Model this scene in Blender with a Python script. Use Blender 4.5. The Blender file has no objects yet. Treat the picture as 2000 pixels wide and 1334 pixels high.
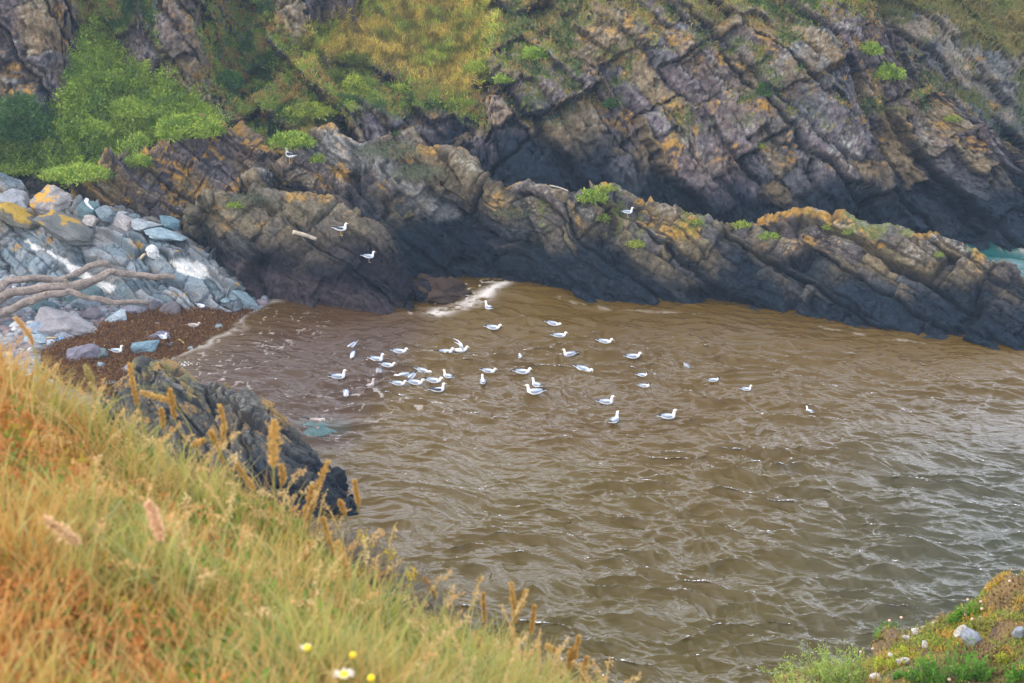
import bpy, math, random
import numpy as np
from mathutils import Vector
R_ = math.radians
# ------------------------------------------------------------------ camera, world, sun
SC = bpy.context.scene
H = 18.9; PITCH = 20.0; F = 3333.0
cam_d = bpy.data.cameras.new('camera'); cam = bpy.data.objects.new('camera', cam_d)
SC.collection.objects.link(cam); SC.camera = cam
cam.location = (0, 0, H); cam.rotation_euler = (R_(90 - PITCH), 0, 0)
cam_d.sensor_width = 36; cam_d.lens = F / 2000 * 36
cam_d.clip_start = 0.1; cam_d.clip_end = 8000
cam_d.dof.use_dof = True; cam_d.dof.focus_distance = 52; cam_d.dof.aperture_fstop = 8
SUN_EL, SUN_ROT = 44, -112
w = bpy.data.worlds.new("World"); SC.world = w; w.use_nodes = True
nt = w.node_tree; nt.nodes.clear()
out = nt.nodes.new('ShaderNodeOutputWorld'); bg = nt.nodes.new('ShaderNodeBackground')
sky = nt.nodes.new('ShaderNodeTexSky'); sky.sky_type = 'NISHITA'; sky.sun_disc = False
sky.sun_elevation = R_(SUN_EL); sky.sun_rotation = R_(SUN_ROT)
sky.air_density = 1.3; sky.dust_density = 3.0; sky.ozone_density = 1.0
# broken white cloud over the blue
tc = nt.nodes.new('ShaderNodeTexCoord'); cn = nt.nodes.new('ShaderNodeTexNoise')
cn.inputs['Scale'].default_value = 2.2; cn.inputs['Detail'].default_value = 5
cr = nt.nodes.new('ShaderNodeMapRange'); cr.inputs[1].default_value = .35; cr.inputs[2].default_value = .62
cr.inputs[3].default_value = 0.35; cr.inputs[4].default_value = 0.95
mx = nt.nodes.new('ShaderNodeMix'); mx.data_type = 'RGBA'
nt.links.new(tc.outputs['Generated'], cn.inputs['Vector']); nt.links.new(cn.outputs['Fac'], cr.inputs[0])
nt.links.new(cr.outputs[0], mx.inputs[0]); nt.links.new(sky.outputs[0], mx.inputs[6])
sx_ = nt.nodes.new('ShaderNodeSeparateXYZ'); nt.links.new(tc.outputs['Generated'], sx_.inputs[0])
el = nt.nodes.new('ShaderNodeMapRange'); el.inputs[1].default_value = .35; el.inputs[2].default_value = .8; nt.links.new(sx_.outputs[2], el.inputs[0])
cg = nt.nodes.new('ShaderNodeMix'); cg.data_type = 'RGBA'; nt.links.new(el.outputs[0], cg.inputs[0])
cg.inputs[6].default_value = (17, 16.8, 18.8, 1); cg.inputs[7].default_value = (4.6, 5.2, 6.4, 1); 
fy = nt.nodes.new('ShaderNodeMapRange'); fy.inputs[1].default_value = .15; fy.inputs[2].default_value = .85; nt.links.new(sx_.outputs[1], fy.inputs[0])
hc = nt.nodes.new('ShaderNodeMix'); hc.data_type = 'RGBA'; nt.links.new(fy.outputs[0], hc.inputs[0])     # bright cloud band added ahead, out of view, to put sheen on the water
hc.inputs[6].default_value = (9.5, 10.2, 12, 1); hc.inputs[7].default_value = (26, 27, 31, 1); nt.links.new(hc.outputs[2], cg.inputs[6])
nt.links.new(cg.outputs[2], mx.inputs[7])
nt.links.new(mx.outputs[2], bg.inputs[0]); bg.inputs[1].default_value = 0.14
nt.links.new(bg.outputs[0], out.inputs[0])
sun_d = bpy.data.lights.new('sun', 'SUN'); sun = bpy.data.objects.new('sun', sun_d)
SC.collection.objects.link(sun)
sun_d.energy = 1.1; sun_d.angle = R_(90); sun_d.color = (1, .93, .82)
sd = Vector((math.sin(R_(SUN_ROT)) * math.cos(R_(SUN_EL)), math.cos(R_(SUN_ROT)) * math.cos(R_(SUN_EL)), math.sin(R_(SUN_EL))))
sun.rotation_euler = sd.to_track_quat('Z', 'Y').to_euler()
SC.view_settings.view_transform = 'Standard'; SC.view_settings.look = 'None'
SC.view_settings.exposure = 1.0; SC.view_settings.gamma = 1
SC.cycles.volume_bounces = 1; SC.cycles.max_bounces = 6; SC.cycles.use_denoising = True

# ------------------------------------------------------------------ helpers
cP, sP = math.cos(R_(PITCH)), math.sin(R_(PITCH))
def ray(px, py):
    a = (px - 1000) / F; b = -(py - 667) / F
    return np.array([a, cP + b * sP, -sP + b * cP])
def D(px, py, d):                 # point on the sight line at distance d ahead of the camera
    r = ray(px, py); return np.array([0, 0, H]) + r * (d / r[1])
def Z(px, py, z):                 # point on the sight line at height z
    r = ray(px, py); return np.array([0, 0, H]) + r * ((z - H) / r[2])
def proj(P):
    P = np.asarray(P, float); x, y, z = P[..., 0], P[..., 1], P[..., 2] - H
    dep = y * cP - z * sP; up = y * sP + z * cP
    return 1000 + F * x / dep, 667 - F * up / dep, dep
def _h(ix, iy, iz, s):
    with np.errstate(over='ignore'):
        h = ix.astype(np.uint32) * np.uint32(374761393) + iy.astype(np.uint32) * np.uint32(668265263) + iz.astype(np.uint32) * np.uint32(2147483647 & 1274126177) + np.uint32((s * 974634777) & 0xffffffff)
        h = (h ^ (h >> np.uint32(13))) * np.uint32(1274126177); h = (h ^ (h >> np.uint32(16))) * np.uint32(2246822519)
        h ^= h >> np.uint32(15)
    return (h & np.uint32(0xffffff)).astype(np.float32) / 16777216.0
def vnoise(P, s=0):
    P = np.asarray(P, np.float32); i = np.floor(P).astype(np.int64); f = P - i; f = f * f * f * (f * (f * 6 - 15) + 10)
    r = 0
    for a in (0, 1):
        for b in (0, 1):
            for c in (0, 1):
                wt = (f[:, 0] if a else 1 - f[:, 0]) * (f[:, 1] if b else 1 - f[:, 1]) * (f[:, 2] if c else 1 - f[:, 2])
                r = r + wt * _h(i[:, 0] + a, i[:, 1] + b, i[:, 2] + c, s)
    return r
def fbm(P, sc=1.0, oc=4, s=0, ridged=False):
    t = 0; am = 1; nrm = 0; Q = np.asarray(P, np.float32) * sc
    for k in range(oc):
        v = vnoise(Q, s + k * 17)
        if ridged: v = 1 - abs(2 * v - 1)
        t = t + am * v; nrm += am; am *= .5; Q = Q * 2.03 + 11.3
    return t / nrm
def voro(P, s=0):
    P = np.asarray(P, np.float32); i = np.floor(P).astype(np.int64); n = len(P)
    f1 = np.full(n, 9., np.float32); f2 = f1.copy(); idc = np.zeros((n, 3), np.int64); off = np.zeros((n, 3), np.float32)
    for a in (-1, 0, 1):
        for b in (-1, 0, 1):
            for c in (-1, 0, 1):
                cx, cy, cz = i[:, 0] + a, i[:, 1] + b, i[:, 2] + c
                q = np.stack([cx + _h(cx, cy, cz, s + 1), cy + _h(cx, cy, cz, s + 2), cz + _h(cx, cy, cz, s + 3)], 1)
                v = P - q; dd = (v * v).sum(1)
                m = dd < f1
                f2 = np.where(m, f1, np.minimum(f2, dd)); f1 = np.where(m, dd, f1)
                idc[m] = np.stack([cx, cy, cz], 1)[m]; off[m] = v[m]
    r = [_h(idc[:, 0], idc[:, 1], idc[:, 2], s + 7 + k) for k in range(4)]
    return np.sqrt(f1), np.sqrt(f2), off, r
def sstep(a, b, x):
    t = np.clip((x - a) / (b - a), 0, 1); return t * t * (3 - 2 * t)
def lerp(a, b, t):
    return np.asarray(a) * (1 - t)[:, None] + np.asarray(b) * t[:, None]
def smooth_interp(K, Y, t):        # K knots, Y (n,...) values; finite difference hermite
    K = np.asarray(K, float); Y = np.asarray(Y, float); n = len(K)
    d = np.diff(Y, axis=0) / np.diff(K).reshape((-1,) + (1,) * (Y.ndim - 1))
    m = np.empty_like(Y); m[0] = d[0]; m[-1] = d[-1]
    if n > 2: m[1:-1] = (d[1:] + d[:-1]) / 2
    m *= .8
    j = np.clip(np.searchsorted(K, t) - 1, 0, n - 2); h = K[j + 1] - K[j]; u = (t - K[j]) / h
    sh = (-1,) + (1,) * (Y.ndim - 1); u = u.reshape(sh); h = h.reshape(sh)
    return (2*u**3 - 3*u**2 + 1) * Y[j] + (u**3 - 2*u**2 + u) * h * m[j] + (-2*u**3 + 3*u**2) * Y[j+1] + (u**3 - u**2) * h * m[j+1]
def patch(C, nu, nv):              # C: rows x cols x 3 control points -> nv x nu x 3
    C = np.array(C, float)
    ku = np.r_[0, np.cumsum(np.linalg.norm(np.diff(C, axis=1), axis=2).mean(0) + 1e-3)]
    kv = np.r_[0, np.cumsum(np.linalg.norm(np.diff(C, axis=0), axis=2).mean(1) + 1e-3)]
    A = smooth_interp(kv, C, np.linspace(0, kv[-1], nv))
    return np.swapaxes(smooth_interp(ku, np.swapaxes(A, 0, 1), np.linspace(0, ku[-1], nu)), 0, 1)
def gnormals(G):
    du = np.gradient(G, axis=1); dv = np.gradient(G, axis=0)
    n = np.cross(du, dv); n /= np.linalg.norm(n, axis=2, keepdims=True) + 1e-9
    return n
def mesh_np(name, V, Fq, mat, parent=None, cols=None, smooth=True, loc=None):
    me = bpy.data.meshes.new(name); V = np.asarray(V, np.float32); Fq = np.asarray(Fq, np.int32); k = Fq.shape[1]
    me.vertices.add(len(V)); me.vertices.foreach_set('co', V.ravel())
    me.loops.add(Fq.size); me.loops.foreach_set('vertex_index', Fq.ravel())
    me.polygons.add(len(Fq)); me.polygons.foreach_set('loop_start', np.arange(0, Fq.size, k, dtype=np.int32))
    me.polygons.foreach_set('loop_total', np.full(len(Fq), k, np.int32))
    me.polygons.foreach_set('use_smooth', np.full(len(Fq), smooth))
    me.update(); me.validate()
    if cols is not None:
        c = np.ones((len(V), 4), np.float32); c[:, :cols.shape[1]] = cols
        a = me.color_attributes.new('col', 'FLOAT_COLOR', 'POINT'); a.data.foreach_set('color', c.ravel())
    if mat: me.materials.append(mat)
    o = bpy.data.objects.new(name, me); SC.collection.objects.link(o)
    if parent: o.parent = parent
    if loc is not None: o.location = loc
    return o
def grid_faces(nv, nu):
    i = np.arange(nv * nu).reshape(nv, nu)
    return np.stack([i[:-1, :-1], i[:-1, 1:], i[1:, 1:], i[1:, :-1]], -1).reshape(-1, 4)
def tag(o, label=None, cat=None, group=None, kind=None):
    if label: o['label'] = label
    if cat: o['category'] = cat
    if group: o['group'] = group
    if kind: o['kind'] = kind
    return o
def empty(name, loc, rz=0, label=None, cat=None, group=None):
    o = bpy.data.objects.new(name, None); SC.collection.objects.link(o); o.location = loc; o.rotation_euler = (0, 0, rz)
    o.empty_display_size = .2
    return tag(o, label, cat, group)
# ------------------------------------------------------------------ materials
def mat_attr(name, rough=.85, bump=0, bscale=30, var=.35, vscale=40, transl=0, spec=.3, nstr=None):
    m = bpy.data.materials.new(name); m.use_nodes = True; t = m.node_tree; b = t.nodes['Principled BSDF']
    a = t.nodes.new('ShaderNodeVertexColor'); a.layer_name = 'col'
    src = a.outputs[0]
    if var:
        n = t.nodes.new('ShaderNodeTexNoise'); n.inputs['Scale'].default_value = vscale; n.inputs['Detail'].default_value = 6
        n.inputs['Roughness'].default_value = .7
        tcn = t.nodes.new('ShaderNodeTexCoord'); t.links.new(tcn.outputs['Object'], n.inputs['Vector'])
        mr = t.nodes.new('ShaderNodeMapRange'); mr.inputs[1].default_value = .3; mr.inputs[2].default_value = .7
        mr.inputs[3].default_value = 1 - var; mr.inputs[4].default_value = 1 + var
        t.links.new(n.outputs[0], mr.inputs[0])
        v = t.nodes.new('ShaderNodeVectorMath'); v.operation = 'SCALE'
        t.links.new(src, v.inputs[0]); t.links.new(mr.outputs[0], v.inputs['Scale']); src = v.outputs[0]
    t.links.new(src, b.inputs['Base Color'])
    b.inputs['Roughness'].default_value = rough; b.inputs['Specular IOR Level'].default_value = spec
    if bump:
        n2 = t.nodes.new('ShaderNodeTexNoise'); n2.inputs['Scale'].default_value = bscale; n2.inputs['Detail'].default_value = 7
        n2.inputs['Roughness'].default_value = .65
        tc2 = t.nodes.new('ShaderNodeTexCoord'); t.links.new(tc2.outputs['Object'], n2.inputs['Vector'])
        bp = t.nodes.new('ShaderNodeBump'); bp.inputs['Distance'].default_value = bump
        t.links.new(n2.outputs[0], bp.inputs['Height']); t.links.new(bp.outputs[0], b.inputs['Normal'])
    if transl:
        tr = t.nodes.new('ShaderNodeBsdfTranslucent'); t.links.new(src, tr.inputs[0])
        ms = t.nodes.new('ShaderNodeMixShader'); ms.inputs[0].default_value = transl
        o = t.nodes['Material Output']
        t.links.new(b.outputs[0], ms.inputs[1]); t.links.new(tr.outputs[0], ms.inputs[2]); t.links.new(ms.outputs[0], o.inputs[0])
    return m
def mat_plain(name, col, rough=.6, var=.15, vscale=30, bump=0, spec=.3):
    m = bpy.data.materials.new(name); m.use_nodes = True; t = m.node_tree; b = t.nodes['Principled BSDF']
    n = t.nodes.new('ShaderNodeTexNoise'); n.inputs['Scale'].default_value = vscale; n.inputs['Detail'].default_value = 5
    tcn = t.nodes.new('ShaderNodeTexCoord'); t.links.new(tcn.outputs['Object'], n.inputs['Vector'])
    cr_ = t.nodes.new('ShaderNodeMix'); cr_.data_type = 'RGBA'
    cr_.inputs[6].default_value = tuple(c * (1 - var) for c in col) + (1,); cr_.inputs[7].default_value = tuple(min(1, c * (1 + var)) for c in col) + (1,)
    t.links.new(n.outputs[0], cr_.inputs[0]); t.links.new(cr_.outputs[2], b.inputs['Base Color'])
    b.inputs['Roughness'].default_value = rough; b.inputs['Specular IOR Level'].default_value = spec
    if bump:
        bp = t.nodes.new('ShaderNodeBump'); bp.inputs['Distance'].default_value = bump
        t.links.new(n.outputs[0], bp.inputs['Height']); t.links.new(bp.outputs[0], b.inputs['Normal'])
    return m
M_rock = mat_attr('rock', .85, .16, 5, .6, 6, spec=.1)
M_rockf = mat_attr('rock_fine', .8, .035, 14, .4, 22, spec=.12)
M_leaf = mat_attr('leaf', .7, 0, 0, 0, transl=.3, spec=.2)
M_soil = mat_attr('soil', .95, .03, 30, .4, 40)

# ------------------------------------------------------------------ rock surface
e1 = np.array([.57, -.53, -.62]); e1 /= np.linalg.norm(e1)
e3 = np.array([.82, .37, .43]); e3 -= e3.dot(e1) * e1; e3 /= np.linalg.norm(e3)
e2 = np.cross(e3, e1)
def frame(P, B=None):
    B = B or (e1, e2, e3); return np.stack([P @ B[0], P @ B[1], P @ B[2]], 1)
def h1(i, s): return _h(i, i * 0 + 5, i * 0 + 9, s)
def bricks(Q, s1, s2, s3, seed):
    """staggered joint blocks: long continuous bedding joints, offset cross joints"""
    z3 = Q[:, 2] / s3; z3 = z3 + .9 * (vnoise(np.stack([z3 * .55, z3 * 0, z3 * 0], 1), seed + 3) - .5) * 1.6
    i3 = np.floor(z3).astype(np.int64); f3 = z3 - i3
    z1 = Q[:, 0] / s1 * (.55 + .9 * h1(i3, seed)) + h1(i3, seed + 1) * 10; i1 = np.floor(z1).astype(np.int64); f1 = z1 - i1
    z2 = Q[:, 1] / s2 + _h(i3, i1, i1 * 0, seed + 2) * 10; i2 = np.floor(z2).astype(np.int64); f2 = z2 - i2
    r = [_h(i1, i2, i3, seed + 7 + k) for k in range(4)]
    off = np.stack([f1 - .5, f2 - .5, f3 - .5], 1)
    j3 = np.where(f3 < .5, f3, 1 - f3) * s3; j1 = np.where(f1 < .5, f1, 1 - f1) * s1; j2 = np.where(f2 < .5, f2, 1 - f2) * s2
    w3 = h1(np.where(f3 < .5, i3, i3 + 1), seed + 20)
    return r, off, j1, j2, j3, w3
def rock_disp(P, N, amp, big=2.2, seed=0, B=None, levels=3, aspect=(3.2, 1.2, .8), crack=1.0, shp=None, blur=0):
    """blocky, bedded rock: slabs and facets between long open joints, at several sizes"""
    Q = frame(P, B); Q = Q + (np.stack([fbm(P, .3, 3, seed + 90 + k) for k in range(3)], 1) - .5) * 1.1
    Q = Q + (np.stack([fbm(P, 2.2, 3, seed + 95 + k) for k in range(3)], 1) - .5) * .22 * big / 2
    disp = np.zeros(len(P), np.float32); crk = np.zeros(len(P), np.float32)
    sz = big; a = amp
    for L in range(2):
        r, off, j1, j2, j3, w3 = bricks(Q, sz * aspect[0] * .75, sz * aspect[1] * 1.1, sz * aspect[2] * .8, seed + 31 * L)
        tilt = (np.stack(r[1:4], 1) - .5) * 2
        disp += a * ((r[0] - .5) * 1.25 + (tilt * off).sum(1) * 1.5)
        wd = sz * .055
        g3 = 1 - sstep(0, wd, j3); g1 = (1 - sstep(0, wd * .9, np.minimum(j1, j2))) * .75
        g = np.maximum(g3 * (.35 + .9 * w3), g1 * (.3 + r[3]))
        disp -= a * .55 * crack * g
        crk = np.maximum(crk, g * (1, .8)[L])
        if L == 0: c0 = r
        else: c1 = r
        sz *= .40; a *= .45
    if shp and blur:
        g_ = disp.reshape(shp)
        for _ in range(blur):
            p_ = np.pad(g_, 1, 'edge'); g_ = (p_[:-2, 1:-1] + p_[2:, 1:-1] + p_[1:-1, :-2] + p_[1:-1, 2:] + 2 * g_) / 6
        disp = g_.ravel().copy()
    f1, f2, off, r = voro(Q / (sz * np.array([1.7, 1, .8])), seed + 77)
    disp += a * ((r[0] - .5) * 1.0 + ((np.stack(r[1:4], 1) - .5) * 2 * off).sum(1) * 1.2) - a * .3 * (1 - sstep(0, .12, f2 - f1))
    if levels > 2:
        f1, f2, off, r = voro(Q / (sz * .42 * np.array([1.5, 1, .8])), seed + 87)
        disp += a * .45 * ((r[0] - .5) + ((np.stack(r[1:4], 1) - .5) * 2 * off).sum(1) * 1.1)
    disp += amp * .18 * (fbm(P, 1.6, 5, seed + 5, True) - .5)
    b = fbm(np.stack([Q[:, 0] * .5, Q[:, 1] * 1.6, Q[:, 2] * 6], 1), 1, 3, seed + 8)
    disp += amp * .12 * (b - .5)
    return disp, c0, c1, np.clip(crk, 0, 1)
def rock_color(P, N, c0, c1, crk, seed=0, A=(.19, .145, .14), Bc=(.12, .125, .13), Cc=(.21, .17, .12), wet=1.6, lich=.5, orange=.5, wetc=(.010, .017, .026)):
    n1 = fbm(P, .5, 4, seed + 40); n2 = fbm(P, 3.5, 4, seed + 41); n3 = fbm(P, 12, 3, seed + 42)
    c = lerp(A, Bc, np.clip(c0[1] * .9 + (n1 - .5) * 1.6, 0, 1)); c = lerp(c, Cc, sstep(.45, .8, c1[2] * .55 + n1 * .6))
    c = c * (.62 + .76 * n2)[:, None] * (.8 + .4 * c1[3])[:, None]
    zz = P[:, 2]; up = N[:, 2]
    if callable(wet): wet = wet(P)
    lm = sstep(.50, .62, n3) * sstep(.0, .6, up) * sstep(wet, wet + .8, zz) * sstep(.35, .6, fbm(P, .8, 3, seed + 43))
    c = lerp(c, (.40, .39, .32), lm * lich)
    on = fbm(P, 1.3, 4, seed + 44)
    om = sstep(.62 - .16 * orange, .74 - .16 * orange, on + up * .12 + (n3 - .5) * .35) * sstep(-.1, .35, up) * sstep(wet + .1, wet + .7, zz)
    c = lerp(c, (.40, .215, .035), om * .85)
    ob = sstep(.5, .75, fbm(P, .7, 4, seed + 45)) * sstep(wet, wet + 1, zz)
    c = lerp(c, np.array((.20, .125, .06)), ob * .35)
    wm = 1 - sstep(wet - .8, wet + .7, zz + (n1 - .5) * 2.4 + (c1[0] - .5) * .5)
    c = lerp(c, np.array(wetc) * (.6 + .9 * n2)[:, None] if False else wetc, wm * .97) * (1 + (n2 - .5) * .6 * wm)[:, None]
    return c * (1 - .7 * crk)[:, None]  # joints darkened: soil fill plus shade painted into the colour
SURF = []            # (points, normals, px, py, depth, name)
def register(name, P, N):
    x, y, d = proj(P); SURF.append((P, N, x, y, d, name))
def at(px, py, names=None, r=2.5):
    rr = r
    for _ in range(8):
        best = None
        for P, N, x, y, d, nm in SURF:
            if names and nm not in names: continue
            m = np.where((abs(x - px) < rr) & (abs(y - py) < rr))[0]
            if len(m):
                k = m[np.argmin(d[m])]
                if best is None or d[k] < best[2] - .01: best = (P[k], N[k], d[k])
        if best is not None: return np.array(best[0]), np.array(best[1])
        rr *= 1.8
    raise ValueError((px, py, names))
def rock_sheet(name, C, nu, nv, amp, big, seed, colkw={}, post=None, B=None, aspect=(3.2, 1.2, .8), levels=3, mat=None, crack=1, fade=None, blur=1, push=None, upward=False):
    G = patch(C, nu, nv); N = gnormals(G)
    P = G.reshape(-1, 3); Nn = N.reshape(-1, 3)
    if (Nn * (np.array([0, 0, H]) - P)).sum(1).mean() < 0: Nn = -Nn
    if upward and N[int(nv * .45), nu // 3:-20, 2].mean() * (1 if (Nn[0] == N.reshape(-1, 3)[0]).all() else -1) < 0: Nn = -Nn
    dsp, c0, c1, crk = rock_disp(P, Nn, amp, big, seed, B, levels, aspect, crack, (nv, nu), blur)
    a = 1.0
    if fade is not None: a = fade(P)
    if push is not None:
        Nn = Nn * .3 + np.array(push); Nn /= np.linalg.norm(Nn, axis=1, keepdims=True)
    P2 = P + Nn * (dsp * a)[:, None]
    N2 = gnormals(P2.reshape(nv, nu, 3)).reshape(-1, 3)
    if (N2 * Nn).sum(1).mean() < 0: N2 = -N2
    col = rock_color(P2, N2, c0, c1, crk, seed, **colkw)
    x, y, d = proj(P2)
    if post is not None: P2, col = post(P2, N2, col, x, y, d, c0, c1, crk)
    Fq = grid_faces(nv, nu)
    # face winding so that normals look outwards
    a_, b_, c_ = P2[Fq[:50000:97, 0]], P2[Fq[:50000:97, 1]], P2[Fq[:50000:97, 2]]
    fn = np.cross(b_ - a_, c_ - a_)
    if (fn * N2[Fq[:50000:97, 0]]).sum(1).mean() < 0: Fq = Fq[:, ::-1]
    o = mesh_np(name, P2, Fq, mat or M_rock, cols=col)
    register(name, P2, N2)
    return o
def soft_poly(x, y, pts, soft=12, n=None):
    """signed-distance style mask of a polygon given in photo pixels"""
    pts = np.array(pts, float); ins = np.zeros(len(x), bool); dist = np.full(len(x), 1e9)
    for k in range(len(pts)):
        ax, ay = pts[k]; bx, by = pts[(k + 1) % len(pts)]
        cond = ((ay > y) != (by > y)); xi = (bx - ax) * (y - ay) / (by - ay + 1e-9) + ax
        ins ^= cond & (x < xi)
        t = np.clip(((x - ax) * (bx - ax) + (y - ay) * (by - ay)) / ((bx - ax)**2 + (by - ay)**2 + 1e-9), 0, 1)
        dist = np.minimum(dist, np.hypot(x - ax - t * (bx - ax), y - ay - t * (by - ay)))
    s = np.where(ins, dist, -dist)
    if n is not None: s = s + n
    return sstep(-soft, soft, s)
#@@SETTING
# ================================================================== LAND
# ---- back cliff
rows_py = [500, 400, 300, 200, 100, 0, -160]
cl = [(-420, [63,63.5,64,64.5,65.5,67,70]), (-200, [63,63.5,64,64.5,65.5,67,70]), (0, [63,63.5,64,64.3,65.2,66.5,69]), (90, [63,63.5,64,64.3,65.2,66.5,69]),
 (140, [63,63.5,64.2,65.3,67,68.5,72]), (200, [63,63.6,64.6,66.5,69,71,76]), (290, [63,63.8,65,67,69.5,71,74]), (325, [63,63.9,65,66.6,67.6,68.5,70]),
 (375, [63,63.9,65.2,67,68,68.9,71]), (420, [63,64,65.5,68,70.5,72,75]), (460, [63,64,65.6,69,72,73.5,76.5]), (520, [62.8,63.5,65,68,70,71.5,74]),
 (600, [61,62,64,67,70,71.5,75]), (660, [61.5,63,65,68,72,74.5,79]), (740, [61.5,63,65.5,68,73,78,86]), (830, [62,63.5,66,69,75,80,88]), (930, [62,63.5,65.3,68.5,74,79.5,88]),
 (970, [62,63.3,64.4,66.5,69.5,73,79]), (1060, [62,62.8,64,66.2,68.5,71.5,76]), (1200, [62,63,64.2,66,68,70.5,75]), (1350, [62,62.8,64,66,68,70.5,75]),
 (1500, [62,62.6,63.8,66,68,70.5,75]), (1620, [62,62.6,64,66,68,70.5,75])]
Cc_ = [[D(x, p, ds[r]) for x, ds in cl] for r, p in enumerate(rows_py)]
for (x, cp, sp) in [(1700, 10, 8.8), (1780, 150, 6.4), (1860, 215, 5.4), (1930, 262, 4.6), (2000, 330, 3.6), (2080, 400, 2.6), (2200, 470, 1.2)]:
    for r in range(7):
        t = r / 6; Cc_[r].append(D(x, 505 + (cp - 505) * t, 62 + .55 * (x > 1750) + sp * t ** 1.15))
top = [p.copy() for p in Cc_[-1]]
b1, b2 = [], []
for k, p in enumerate(top):
    if k < len(cl): b1.append(p + [0, 9, 2.2]); b2.append(p + [0, 60, 9])
    else: b1.append(p + [1.2, 3.5, -1.2]); b2.append(p + [3, 7, -max(p[2], 1) - 1])
Cc_ += [b1, b2]
MEADOW = [(560,135),(600,70),(690,25),(735,-20),(760,-170),(962,-170),(957,60),(930,170),(885,190),(800,150),(700,120),(610,125)]
SHRUB = [(95,250),(135,150),(160,70),(185,40),(215,70),(240,115),(330,160),(400,205),(440,245),(395,300),(300,280),(215,305),(185,365),(90,350),(0,335),(-200,330),(-200,270),(0,262)]
BUSH = [(-60,240),(-30,190),(20,163),(70,168),(110,205),(112,255),(40,275),(-30,270)]
VEG1 = [(150,-170),(300,-170),(300,60),(340,150),(440,190),(470,250),(560,280),(700,230),(700,120),(600,90),(560,60),(520,-10),(400,-30),(385,60),(420,140),(330,130),(270,0),(230,110),(160,110)]
VEG2 = [(700,120),(930,180),(950,250),(860,215),(760,225),(700,190),(640,270),(480,300),(470,240)]
RTOP = [(955,-170),(1660,-170),(1680,20),(1560,35),(1450,60),(1380,20),(1250,35),(1130,50),(1090,110),(1010,150),(940,160)]
def cliff_post(P, N, col, x, y, d, c0, c1, crk):
    n1 = fbm(P, .9, 4, 301); n2 = fbm(P, 3.2, 4, 302); n3 = fbm(P, .35, 3, 303)
    gcol = lerp((.36, .27, .05), (.21, .25, .035), sstep(.40, .62, n1)); gcol = lerp(gcol, (.38, .23, .05), sstep(.55, .7, n2) * .6)
    m = soft_poly(x, y, MEADOW, 20, (n2 - .5) * 70 + (n1 - .5) * 60)
    flat = m.copy()
    scrub = lerp((.13, .17, .03), (.24, .15, .045), sstep(.48, .64, n2))
    scrub = lerp(scrub, (.05, .085, .02), sstep(.55, .68, n1))
    v1 = np.maximum(soft_poly(x, y, VEG1, 18), soft_poly(x, y, VEG2, 18)) * sstep(.36, .5, n2 * .5 + n1 * .5 + N[:, 2] * .18 - .05)
    col = lerp(col, scrub, v1)
    rt = soft_poly(x, y, RTOP, 25) * sstep(.42, .56, n2 * .45 + n1 * .45 + N[:, 2] * .12)
    col = lerp(col, lerp((.22, .16, .075), (.14, .13, .03), n1), rt * .9)
    # ledge greenery on the right face
    lg = sstep(.60, .70, n1 * .6 + n2 * .4 + N[:, 2] * .1) * (x > 960) * sstep(3.5, 5, P[:, 2])
    col = lerp(col, (.12, .135, .03), lg * .8)
    sh = soft_poly(x, y, SHRUB, 14, (n2 - .5) * 40)
    col = lerp(col, (.10, .15, .03), sh)
    col = lerp(col, gcol, m)
    global CL_MASK
    CL_MASK = dict(meadow=m, shrub=sh, veg=np.maximum(v1, lg * .6), rt=rt)
    # bury the blocky relief under turf
    return P, col
def cliff_fade(P):
    x, y, d = proj(P)
    return 1 - .85 * soft_poly(x, y, MEADOW, 18) - .5 * soft_poly(x, y, SHRUB, 20)
cliff = rock_sheet('cliff', Cc_, 1450, 640, 1.05, 3.3, 11, dict(A=(.135, .104, .106), Bc=(.080, .086, .092), Cc=(.19, .14, .08), wet=lambda P: 2.3 + 1.3 * sstep(-6, 0, P[:, 0]) * sstep(7, 2, P[:, 0]), lich=.5, orange=-.35), cliff_post, fade=cliff_fade, aspect=(2.8, 1.6, 1.0), crack=1.0, blur=0, push=(.1, -1, .1))
tag(cliff, 'broken purple grey sea cliff with green ledges behind the cove', None, None, 'structure')
# ---- further headland
hr = [(430, 66.5), (330, 69), (230, 71), (130, 74), (40, 77), (-60, 82), (-200, 92)]
C = [[D(x, p, d + o) for x, o in ((1500, 6), (1640, 3), (1740, 0), (1830, -1), (1920, .5), (2020, 1), (2150, -1), (2400, -2), (2700, -3))] for p, d in hr]
C.append([p + [0, 60, 9] for p in C[-1]])
HTOP = [(1600,-250),(2600,-250),(2600,110),(2000,115),(1930,100),(1890,90),(1850,30),(1780,25),(1700,45),(1640,20)]
def head_post(P, N, col, x, y, d, c0, c1, crk):
    n1 = fbm(P, .8, 4, 311); n2 = fbm(P, 3, 4, 312)
    m = soft_poly(x, y, HTOP, 10, (n2 - .5) * 40)
    col = lerp(col, lerp((.20, .15, .04), (.13, .14, .03), sstep(.4, .6, n1)), m)
    g = sstep(.56, .66, n1 * .6 + n2 * .4 + N[:, 2] * .08)
    col = lerp(col, (.07, .10, .025), g * .8)
    global HD_MASK
    HD_MASK = np.maximum(m, g)
    return P, col
head = rock_sheet('far_headland', C, 620, 420, .75, 2.4, 23, dict(A=(.11, .11, .11), Bc=(.075, .09, .095), wet=2.5, lich=.2, orange=-.8), head_post, aspect=(2.8, 1.6, 1.0), blur=0, push=(.1, -1, .1))
tag(head, 'further grey headland topped with dry grass at right', None, None, 'structure')
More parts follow.
